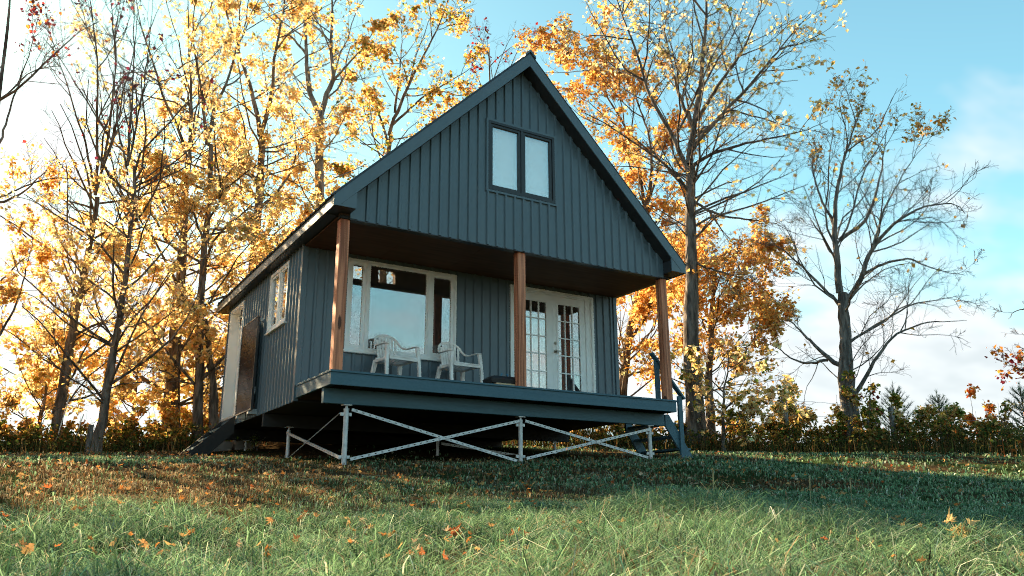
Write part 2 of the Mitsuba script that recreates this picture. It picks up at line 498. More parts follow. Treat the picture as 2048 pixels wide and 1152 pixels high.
# roof
Y0, Y1 = -0.23, 6.84
rf = part('roof', cabin)
for s in (0, 1):
    mx = (lambda x: x) if s == 0 else (lambda x: W - x)
    pts = [(EX, 2.22), (EX, 2.39), (RX - .0005, RZ), (RX - .0005, 5.352), (0.05, float(zin(0.05))), (0.05, 2.22)]
    add('roof_deck', extr(Polygon([(mx(x), z) for x, z in pts]).buffer(0), 'y', Y0, Y1), 'm_plywood' if False else 'm_roof', rf)
    # ribbed roof sheets
    th = math.atan(SL)
    nx, nz = -math.sin(th), math.cos(th)
    e0 = np.array([EX - 0.035, 2.39 - 0.035 * SL])
    e1 = np.array([RX, RZ])
    ys = np.arange(Y0 - 0.03, Y1 + 0.03, 0.9144)
    for q, ya in enumerate(ys):
        yb = min(ya + 0.9144, Y1 + 0.03)
        pr = []
        for c in np.arange(ya + 0.06, yb, 0.2286):
            pr += [(c - .028, .014), (c - .014, .033), (c + .014, .033), (c + .028, .014)]
        pr = [(ya, .014)] + [t for t in pr if ya < t[0] < yb] + [(yb, .014)]
        vs = []
        for y, h in pr:
            for e in (e0, e1):
                vs.append((mx(e[0] + nx * h), y, e[1] + nz * h))
        for y, h in pr[::-1]:
            for e in (e0, e1):
                vs.append((mx(e[0] + nx * (h - 0.009)), y, e[1] + nz * (h - 0.009)))
        n = len(pr) * 2
        fs = [(2 * i, (2 * i + 2) % (2 * n), (2 * i + 3) % (2 * n), 2 * i + 1) for i in range(n)]
        fs += [(2 * i, 2 * (n - 1 - i), 2 * (n - 2 - i), 2 * i + 2) for i in range(len(pr) - 1)]
        add('roof_sheet', (np.array(vs), np.array(fs)), 'm_roof', rf)
cap = [(-.11, -.045), (-.11, -.115), (0.0, .04), (.11, -.115), (.11, -.045), (0, .062)]
cap = Polygon([(RX - .105, RZ - .075), (RX, RZ + .035), (RX + .105, RZ - .075), (RX + .105, RZ - .03), (RX, RZ + .078), (RX - .105, RZ - .03)])
add('ridge_cap', extr(cap, 'y', Y0 - 0.045, Y1 + 0.03), 'm_siding', rf)
# fascia and soffits
for yy0, yy1 in ((-0.252, -0.2315), (Y1 + 0.0015, Y1 + 0.022)):
    for s in (0, 1):
        mx = (lambda x: x) if s == 0 else (lambda x: W - x)
        pts = [(EX, 2.222), (EX, 2.392), (RX - .001, RZ + .002), (RX - .001, 5.345), (0.15, float(zin(0.15)) - .005), (0.15, 2.222)]
        add('rake_fascia', extr(Polygon([(mx(x), z) for x, z in pts]).buffer(0), 'y', yy0, yy1), 'm_siding', cabin)
        if yy0 < 0:                                               # the lap where the small end piece meets the long board
            add('fascia_lap', beam((mx(-0.075), -0.2535, 2.245), (mx(0.149), -0.2535, 2.467), 0.003, 0.006, up=(0, 1, 0)), 'm_roof', cabin)
for s in (0, 1):
    mx = (lambda x: x) if s == 0 else (lambda x: W - x)
    x0, x1 = sorted((mx(EX - 0.022), mx(EX - 0.001)))
    add('eave_fascia', bx(x0, -0.252, 2.215, x1, Y1 + 0.022, 2.375), 'm_siding', cabin)
    x0, x1 = sorted((mx(EX), mx(0.145)))
    add('eave_return', bx(x0, -0.2305, 2.2205, x1, -0.001 + 0.10, 2.55 if False else 2.42), 'm_roof', cabin)
    x0, x1 = sorted((mx(EX + .002), mx(0.02)))
    add('eave_soffit', bx(x0, 0.1, 2.204, x1, Y1 - .002, 2.219), 'm_roof', cabin)
# porch ceiling sheets
for a, b in ((0.005, 1.22), (1.224, 2.44), (2.444, 3.66), (3.664, 4.88), (4.884, W - .005)):
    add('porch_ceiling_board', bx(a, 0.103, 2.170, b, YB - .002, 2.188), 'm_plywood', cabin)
add('porch_header', bx(0.012, 0.012, 2.1535, W - .012, 0.101, 2.199), 'm_dark_shade_wood', cabin)
# porch posts
for cx in (0.10, 3.03, 5.995):
    add('porch_post', bx(cx - .07, .03, 0.001, cx + .07, .17, 2.152, 0.008), 'm_cedar', cabin)

# deck
dk = part('deck', cabin)
for i in range(11):
    y0 = -0.018 + i * 0.1425
    add('deck_board', bx(-0.012, y0, -0.028, W + 0.012, y0 + 0.138, 0.0, 0.003), 'm_stain', dk)
add('front_rim', bx(0.0, 0.0, -0.198, W, 0.038, -0.030, .003), 'm_stain', dk)
add('side_rim', bx(-0.002, 0.040, -0.198, 0.036, YB - .03, -0.030, .003), 'm_stain', dk)
add('side_rim', bx(W - 0.036, 0.040, -0.198, W + 0.002, YB - .03, -0.030, .003), 'm_stain', dk)
for x in np.arange(0.45, 5.9, 0.405):
    add('joist', bx(x, 0.04, -0.196, x + 0.038, YB + 0.0, -0.031), 'm_dark_shade_wood', dk)
add('front_beam', bx(0.025, 0.32, -0.402, 6.10, 0.41, -0.199, .003), 'm_stain', cabin)
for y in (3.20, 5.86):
    add('floor_beam', bx(-0.012, y - .045, -0.46, W, y + .045, -0.246, .003), 'm_dark_shade_wood', cabin)  # black instead of stain: under-floor shade put into the colour

# windows and doors


def frame(x0, x1, z0, z1, t):
    return sbox(x0, z0, x1, z1).difference(sbox(x0 + t, z0 + t, x1 - t, z1 - t))


win = part('picture_window', cabin)
add('frame', extr(frame(PW[0], PW[1], PW[2], PW[3], 0.035), 'y', YB - 0.034, YB + 0.09), 'm_white', win)
for a, b in ((1.032, 1.082), (2.128, 2.176)):
    add('mullion', bx(a, YB - 0.026, PW[2] + .036, b, YB + 0.08, PW[3] - .036), 'm_white', win)
for a, b in ((0.746, 1.031), (2.177, 2.619)):
    add('sash', extr(frame(a, b, PW[2] + .036, PW[3] - .036, 0.058), 'y', YB - 0.012, YB + 0.05), 'm_white', win)
    add('pane', pane_y(a + .05, PW[2] + .09, b - .05, PW[3] - .09, YB + 0.012), 'm_glass', win)
add('sash', extr(frame(1.083, 2.127, PW[2] + .036, PW[3] - .036, 0.024), 'y', YB - 0.004, YB + 0.05), 'm_white', win)
add('pane', pane_y(1.1, PW[2] + .05, 2.115, PW[3] - .05, YB + 0.014), 'm_glass', win)
add('sill', bx(PW[0] - .03, YB - 0.06, PW[2] - .045, PW[1] + .03, YB - 0.003, PW[2] - .002, .006), 'm_white', win)

win = part('gable_window', cabin)
add('frame', extr(frame(*GW, 0.045), 'y', -0.03, 0.09), 'm_black_frame', win)
xm = (GW[0] + GW[1]) / 2
add('mullion', bx(xm - .022, -0.026, GW[2] + .046, xm + .022, 0.08, GW[3] - .046), 'm_black_frame', win)
for a, b in ((GW[0] + .046, xm - .023), (xm + .023, GW[1] - .046)):
    add('sash', extr(frame(a, b, GW[2] + .046, GW[3] - .046, 0.042), 'y', -0.014, 0.06), 'm_black_frame', win)
    add('pane', pane_y(a + .036, GW[2] + .08, b - .036, GW[3] - .08, 0.012), 'm_glass_tint', win)
    add('blind', bx(a + .003, 0.062, GW[2] + .05, b - .003, 0.066, GW[3] - .05), 'm_curtain', win)
add('trim', extr(frame(GW[0] - .035, GW[1] + .035, GW[2] - .04, GW[3] + .03, 0.034), 'y', -0.031, -0.001), 'm_siding', win)

win = part('side_window', cabin)
add('frame', extr(frame(*SW, 0.05), 'x', -0.034, 0.09), 'm_white', win)
ym = (SW[0] + SW[1]) / 2
add('mullion', bx(-0.028, ym - .03, SW[2] + .051, 0.08, ym + .03, SW[3] - .051), 'm_white', win)
for a, b in ((SW[0] + .051, ym - .031), (ym + .031, SW[1] - .051)):
    add('sash', extr(frame(a, b, SW[2] + .051, SW[3] - .051, 0.04), 'x', -0.014, 0.05), 'm_white', win)
    add('pane', pane_x(a + .035, SW[2] + .08, b - .035, SW[3] - .08, 0.012), 'm_glass_tint', win)
add('sill', bx(-0.06, SW[0] - .02, SW[2] - .035, -0.003, SW[1] + .02, SW[2] - .002, .006), 'm_white', win)

sd = part('side_door', cabin)
add('jamb', extr(sbox(SD[0], SD[2], SD[1], SD[3]).difference(sbox(SD[0] + .05, SD[2] - .1, SD[1] - .05, SD[3] - .06)), 'x', -0.036, 0.22), 'm_white', sd)
add('leaf', bx(0.155, SD[0] + .052, SD[2] + .02, 0.20, SD[1] - .052, SD[3] - .062), 'm_white', sd)
add('sill', bx(-0.04, SD[0] - .01, SD[2] - .04, 0.20, SD[1] + .01, SD[2] - .002), 'm_galv', sd)
hk = [(-0.03, 5.13 + .06, 1.96), (-0.05, 5.20, 1.90), (-0.03, 5.19, 1.80), (-0.055, 5.21, 1.73), (-0.03, 5.19, 1.62)]
pp, _ = resample(hk, 24)
add('door_chain', tubes(pp[None], np.full((1, 24), 0.012), 6), 'm_black_plastic', sd, label='dark chain hanging at the top of the side doorway')


df = part('door_frame', cabin)
add('casing', extr(sbox(FD[0], FD[2], FD[1], FD[3]).difference(sbox(FD[0] + .05, -1, FD[1] - .05, FD[3] - .05)), 'y', YB - 0.036, YB + 0.02), 'm_white', df)
add('jamb', extr(sbox(FD[0] + .051, FD[2], FD[1] - .051, FD[3] - .051).difference(sbox(3.90, -1, 5.39, FD[3] - .075)), 'y', YB - 0.004, YB + 0.14), 'm_white', df)
add('threshold', bx(FD[0], YB - 0.05, 0.001, FD[1], YB + 0.1, 0.022), 'm_galv', df)
for li, (a, b) in enumerate(((3.903, 4.643), (4.647, 5.387))):
    top = FD[3] - .078
    lite = (a + .118, b - .122, 0.27, 1.875)
    lf = add('french_door', extr(sbox(a, .024, b, top).difference(sbox(lite[0], lite[2], lite[1], lite[3])), 'y', YB + .012, YB + .056), 'm_white', cabin)
    add('lite_frame', extr(frame(lite[0] - .03, lite[1] + .03, lite[2] - .03, lite[3] + .03, 0.04), 'y', YB + .002, YB + .0115), 'm_white', lf)
    for i in (1, 2):
        x = lite[0] + (lite[1] - lite[0]) * i / 3
        add('muntin', bx(x - .009, YB + .008, lite[2], x + .009, YB + .045, lite[3]), 'm_white', lf)
    for i in (1, 2, 3, 4):
        z = lite[2] + (lite[3] - lite[2]) * i / 5
        for q in range(3):
            xa, xb = lite[0] + (lite[1] - lite[0]) * q / 3, lite[0] + (lite[1] - lite[0]) * (q + 1) / 3
            add('muntin', bx(xa + .0095 * (q > 0), YB + .0085, z - .009, xb - .0095 * (q < 2), YB + .044, z + .009), 'm_white', lf)
    for i in range(5):
        for q in range(3):
            xa, xb = lite[0] + (lite[1] - lite[0]) * q / 3, lite[0] + (lite[1] - lite[0]) * (q + 1) / 3
            za, zb = lite[2] + (lite[3] - lite[2]) * i / 5, lite[2] + (lite[3] - lite[2]) * (i + 1) / 5
            add('pane', pane_y(xa + .009, za + .009, xb - .009, zb - .009, YB + .027), 'm_glass', lf)
    if li == 1:
        hx = a + .055
        add('deadbolt', cat(cyl((hx, YB + .012, 1.13), (hx, YB - .012, 1.13), .026, 20), cyl((hx, YB - .012, 1.13), (hx, YB - .022, 1.13), .014, 14)), 'm_brass', lf)
        add('door_handle', cat(cyl((hx, YB + .012, 0.98), (hx, YB - .008, 0.98), .030, 20), cyl((hx, YB - .008, 0.98), (hx, YB - .05, 0.98), .010, 12), beam((hx - .012, YB - .052, .98), (hx + .10, YB - .052, .975), .016, .02)), 'm_brass', lf)
    else:
        add('curtain', extr(Polygon([(lite[0] - .05 + .01 * i, YB + .10 + .012 * math.sin(i * 1.1)) for i in range(66)] + [(lite[0] - .05 + .01 * i, YB + .104 + .012 * math.sin(i * 1.1)) for i in range(65, -1, -1)]), 'z', 0.12, 1.66), 'm_curtain', lf)

# steel posts, clamps and cross braces
POSTS = [(.38, .38), (3.20, .38), (5.80, .38), (.38, 3.02), (3.20, 3.24), (5.80, 3.24), (.38, 5.8), (5.8, 5.8)]
for x, y in POSTS:
    front = y < 1
    zt = -0.404 if front else -0.462
    zb = float(gz(x, y)) - 0.35
    r = 0.036 if front else 0.030
    k = add('steel_post', cat(cyl((x, y, zb), (x, y, zt - .05), r, 20), cyl((x, y, zt - .05), (x, y, zt - .012), r * .55, 14), bx(x - .06, y - .05, zt - .012, x + .06, y + .05, zt)), 'm_galv', cabin, smooth=35)
    g = float(gz(x, y))
    if front:
        for z in (zt - .13, g + .10):
            add('clamp', cat(cyl((x, y, z - .02), (x, y, z + .02), r + .006, 20), bx(x - .085, y - .012, z - .022, x - .035, y + .012, z + .022), bx(x + .035, y - .012, z - .022, x + .075, y + .012, z + .022)), 'm_galv', k)
        add('drive_cap', cat(cyl((x, y, zt - .075), (x, y, zt - .055), r + .004, 20)), 'm_galv', k)


def strut(p0, p1, side, parent=cabin, w=0.041, t=0.003):
    """A slotted galvanised channel: web with slots facing 'side', two flanges."""
    p0, p1, s = (np.asarray(v, float) for v in (p0, p1, side))
    L = np.linalg.norm(p1 - p0)
    tx = (p1 - p0) / L
    s = s - tx * (s @ tx)
    s /= np.linalg.norm(s)
    h = np.cross(s, tx)
    web = sbox(0, -w / 2, L, w / 2)
    for a in np.arange(0.06, L - 0.06, 0.10):
        web = web.difference(sbox(a, -.006, a + .028, .006))
    m = trimesh.creation.extrude_polygon(web, t, engine='earcut')
    fl = cat(bx(0, -w / 2, -0.022, L, -w / 2 + t, -0.0005), bx(0, w / 2 - t, -0.022, L, w / 2, -0.0005))
    m = cat(m, fl)
    M = np.eye(4)
    M[:3, 0], M[:3, 1], M[:3, 2], M[:3, 3] = tx, h, s, p0
    m.apply_transform(M)
    return add('brace', m, 'm_galv', parent)


yb_ = 0.335
for (xa, xb) in ((.38, 3.20), (3.20, 5.80)):
    za, zb = float(gz(xa, .38)), float(gz(xb, .38))
    strut((xa + .06, yb_, -.47), (xb - .09, yb_ + .005, zb + .03), (0, -1, 0))
    strut((xa + .06, yb_ - .03, za + .07), (xb - .06, yb_ - .025, -.48), (0, -1, 0))
strut((.335, 3.0, -.56), (.335, .42, -1.12), (-1, 0, 0))
add('tie_rod', cyl((.30, .42, -.52), (.30, 2.75, -1.0), .007, 8), 'm_galv', cabin, label='thin steel tie rod crossing the side brace')
strut((3.26, 3.2, -.6), (5.74, 3.2, -.84), (0, -1, 0))

# ------------------------------------------------------------------ steps
st = thing('porch_steps', 'dark blue grey wooden steps with a handrail at the right end of the porch', 'steps')


def stringer(y0, y1, parent):
    add('stringer', extr(Polygon([(6.115, -.402), (6.115, -.205), (6.20, -.205), (6.83, -1.08), (6.61, -1.08)]), 'y', y0, y1), 'm_stain', parent)


stringer(.312, .350, st)
stringer(1.38, 1.418, st)
for i in range(3):
    x, z = 6.17 + .155 * i, -.36 - .215 * i
    add('tread', bx(x - .02, .352, z, x + .23, 1.378, z + .036, .003), 'm_stain', st)
add('newel', bx(5.915, .272, 0.001, 6.005, .308, .775), 'm_stain', st)
add('newel', bx(6.405, .272, -1.0, 6.495, .310, .13), 'm_stain', st)
add('handrail', beam((5.85, .29, .845), (6.545, .29, .085), .09, .036, up=(.74, 0, .67)), 'm_stain', st)
st = thing('side_steps', 'dark wooden steps leaning down from the side doorway at the back left of the cabin', 'steps')
for y0 in (5.0, 6.10):
    add('stringer', extr(Polygon([(-.042, -.09), (-.042, -.40), (-.66, -1.02), (-.96, -1.02), (-.96, -.94)]), 'y', y0, y0 + .038), 'm_dark_shade_wood', st)
for i in range(4):
    x, z = -.22 - .19 * i, -.33 - .176 * i
    add('tread', bx(x - .03, 5.04, z, x + .15, 6.098, z + .036), 'm_stain', st)

# ------------------------------------------------------------------ solar panel leaning on the left wall
sp = thing('solar_panel', 'dark framed solar panel mounted upright on the left wall beside the side doorway', 'solar panel')
py0, py1, pz0, pz1, px = 3.47, 4.53, -.16, 1.45, -.155
add('panel_frame', cat(extr(sbox(py0, pz0, py1, pz1).difference(sbox(py0 + .018, pz0 + .018, py1 - .018, pz1 - .018)), 'x', px - .002, px + .038)), 'm_black_frame', sp)
add('backsheet', bx(px + .008, py0 + .019, pz0 + .019, px + .014, py1 - .019, pz1 - .019), 'm_cell_gap', sp)
ny, nz = 6, 9
for i in range(ny):
    for j in range(nz):
        a0, a1 = py0 + .024 + (py1 - py0 - .048) * i / ny, py0 + .024 + (py1 - py0 - .048) * (i + 1) / ny
        c0, c1 = pz0 + .024 + (pz1 - pz0 - .048) * j / nz, pz0 + .024 + (pz1 - pz0 - .048) * (j + 1) / nz
        add('cell', bx(px + .003, a0 + .0015, c0 + .003, px + .0075, a1 - .0015, c1 - .003), 'm_cell', sp)
for y in (3.62, 4.38):
    add('bracket', cat(bx(px + .039, y - .02, pz0 - .0195, -.024, y + .02, pz0 + .03), bx(px - .012, y - .05, pz0 - .06, -.024, y + .05, pz0 - .02)), 'm_galv', sp)
    add('bracket', bx(px + .039, y - .02, pz1 - .06, -.024, y + .02, pz1 - .01), 'm_galv', sp)
add('junction_box', bx(px + .039, 3.55, .12, px + .075, 3.63, .24, .006), 'm_galv', sp)

# ------------------------------------------------------------------ pieces under the cabin
for (x, y, n) in ((0.02, 6.30, 1), (0.46, 6.30, 1)):
    g = float(gz(x, y))
    cb = add('concrete_block', bx(x - .19, y - .15, g - .08, x + .19, y + .15, g + .17, .012), 'm_concrete')
    labels[cb] = {'label': 'pale concrete block under the back left corner of the cabin, nearest the side steps' if x < .1 else 'concrete block under the rear edge of the cabin, second in from the left corner', 'category': 'concrete block', 'group': 'concrete blocks under the rear wall'}
    po = add('support_post', bx(x - .06, y - .06, g + .171, x + .06, y + .06, -.247), 'm_cedar', cabin)

# ------------------------------------------------------------------ porch chairs


def chair(x, y, rz, label):
    c = thing('plastic_chair', label, 'chair', 'white plastic chairs on the porch')
    M = T().translate([x, y, 0]).rotate([0, 0, 1], rz)

    def put(name, m, smooth=40):
        k = add(name, m, 'm_chair', c, smooth=smooth)
        scene[k]['to_world'] = M

    # seat: a dished, rounded sheet with a turned-down rim, slots across; front edge at y = -.24
    sh = Polygon([(-.215, -.235), (.215, -.235), (.20, .20), (-.20, .20)]).buffer(.03, quad_segs=4).simplify(.002)
    for s in np.linspace(-.15, .15, 7):
        sh = sh.difference(sbox(s - .006, -.12, s + .006, .14).buffer(.004, quad_segs=2))
    m = trimesh.creation.extrude_polygon(sh, .012, engine='earcut')
    m = m.subdivide_to_size(.06)
    v = np.array(m.vertices)
    v[:, 2] += .425 - .028 * np.clip(1 - (v[:, 0] / .2) ** 2, 0, 1) * np.clip(1 - ((v[:, 1] - .02) / .22) ** 2, 0, 1) + .018 * np.clip(-(v[:, 1] + .1) / .14, -1, 1) - .02 * np.clip((-v[:, 1] - .215) / .05, 0, 1) ** 2
    m.vertices = v
    put('seat', m, 30)
    rim = sbox(-.245, -.262, .245, .232).buffer(-.001).difference(sbox(-.232, -.25, .232, .22))
    m = trimesh.creation.extrude_polygon(rim, .045, engine='earcut')
    m.apply_translation((0, 0, .388))
    put('seat_apron', m, 20)
    for sx in (-1, 1):
        # front leg runs up into the arm
        top, bot = np.array([sx * .262, -.215, .61]), np.array([sx * .285, -.275, .002])
        for name, (a, b, w0, w1) in {'front_leg': (bot, top, .026, .034)}.items():
            n_ = 7
            t = np.linspace(0, 1, n_)
            P = a + (b - a) * t[:, None]
            P[:, 0] += sx * .012 * np.sin(t * np.pi)
            outs = []
            for q in range(n_ - 1):
                w = w0 + (w1 - w0) * (t[q] + t[q + 1]) / 2
                outs.append((P[q], P[q + 1], w))
            hull = m3.Manifold()
            for p0, p1, w in outs:
                h = m3.Manifold.batch_hull([m3.Manifold.cube([2 * w * .8, 2 * w * .62, .004], True).translate(list(map(float, p0))), m3.Manifold.cube([2 * w * .8, 2 * w * .62, .004], True).translate(list(map(float, p1)))])
                hull = hull + h
            put(name, hull, 35)
        a, b = np.array([sx * .275, .285, .002]), np.array([sx * .215, .20, .43])
        h = m3.Manifold.batch_hull([m3.Manifold.cube([.05, .036, .004], True).translate(list(map(float, a))), m3.Manifold.cube([.066, .046, .004], True).translate(list(map(float, b)))])
        put('rear_leg', h, 35)
        # armrest: flat band from the front leg curving back and up into the back rim
        arm, _ = resample([(sx * .262, -.245, .622), (sx * .268, -.10, .640), (sx * .266, .06, .640), (sx * .250, .18, .665), (sx * .225, .245, .72), (sx * .185, .285, .795), (sx * .10, .315, .85), (0, .322, .865)], 26)
        hull = m3.Manifold()
        ws = np.interp(np.linspace(0, 1, 26), [0, .45, .6, 1], [.030, .028, .024, .022])
        for q in range(25):
            tilt = np.clip((q - 9) / 9, 0, 1)
            def slab(p, w, tl):
                cube = m3.Manifold.cube([2 * w, .02, .014], True) if tl < 0 else m3.Manifold.sphere(1.0, 12).scale([w * (1 - .35 * tl), .010 + .006 * tl, .010 + (w - .010) * tl])
                return cube.translate(list(map(float, p)))
            hull = hull + m3.Manifold.batch_hull([slab(arm[q], ws[q], tilt), slab(arm[q + 1], ws[q + 1], np.clip((q + 1 - 9) / 9, 0, 1))])
        put('armrest', hull, 40)
    # fan of back slats between the seat and the arched rim
    for i, s in enumerate(np.linspace(-1, 1, 7)):
        zt = .855 - .085 * s * s
        p0, p1 = np.array([s * .150, .212, .43]), np.array([s * .165, .316 - .045 * s * s, zt])
        pm = (p0 + p1) / 2 + np.array([0, .012, 0])
        hull = m3.Manifold()
        for a, b in ((p0, pm), (pm, p1)):
            hull = hull + m3.Manifold.batch_hull([m3.Manifold.cube([.036, .012, .004], True).translate(list(map(float, a))), m3.Manifold.cube([.038, .012, .004], True).translate(list(map(float, b)))])
        put('back_slat', hull, 30)
    put('back_rail', m3.Manifold.batch_hull([m3.Manifold.cube([.42, .03, .03], True).translate([0., .215, .435]), m3.Manifold.cube([.40, .02, .02], True).translate([0., .225, .465])]), 30)


chair(1.37, 1.08, 8, 'white plastic armchair nearest the left porch post, in front of the large window')
chair(2.47, 1.08, 5, 'white plastic armchair between the other chair and the black tool case')

# ------------------------------------------------------------------ tool case on a board
bd = add('wooden_board', bx(2.63, .14, 0.001, 3.0 - .03, .40, .052, .004), 'm_pale_wood')
labels[bd] = {'label': 'pale wooden board lying on the porch floor under the black case', 'category': 'board'}
tc = thing('tool_case', 'low black plastic case with a blue handle on a board beside the middle porch post', 'tool case')
z0 = .0535
base = m3.Manifold.batch_hull([m3.Manifold.cube([.50, .26, .004], True).translate([2.80, .27, z0 + .002]), m3.Manifold.cube([.52, .28, .004], True).translate([2.80, .27, z0 + .055])])
lid = m3.Manifold.batch_hull([m3.Manifold.cube([.52, .28, .004], True).translate([2.80, .27, z0 + .061]), m3.Manifold.cube([.40, .22, .004], True).translate([2.80, .27, z0 + .105])])
add('case_base', base, 'm_black_plastic', tc)
add('case_lid', lid, 'm_black_plastic', tc)
hp, _ = resample([(2.77, .24, z0 + .104), (2.77, .24, z0 + .145), (2.79, .24, z0 + .155), (2.87, .24, z0 + .155), (2.89, .24, z0 + .145), (2.89, .24, z0 + .104)], 20)
add('handle', tubes(hp[None], np.full((1, 20), .011), 8), 'm_blue_plastic', tc, smooth=True)

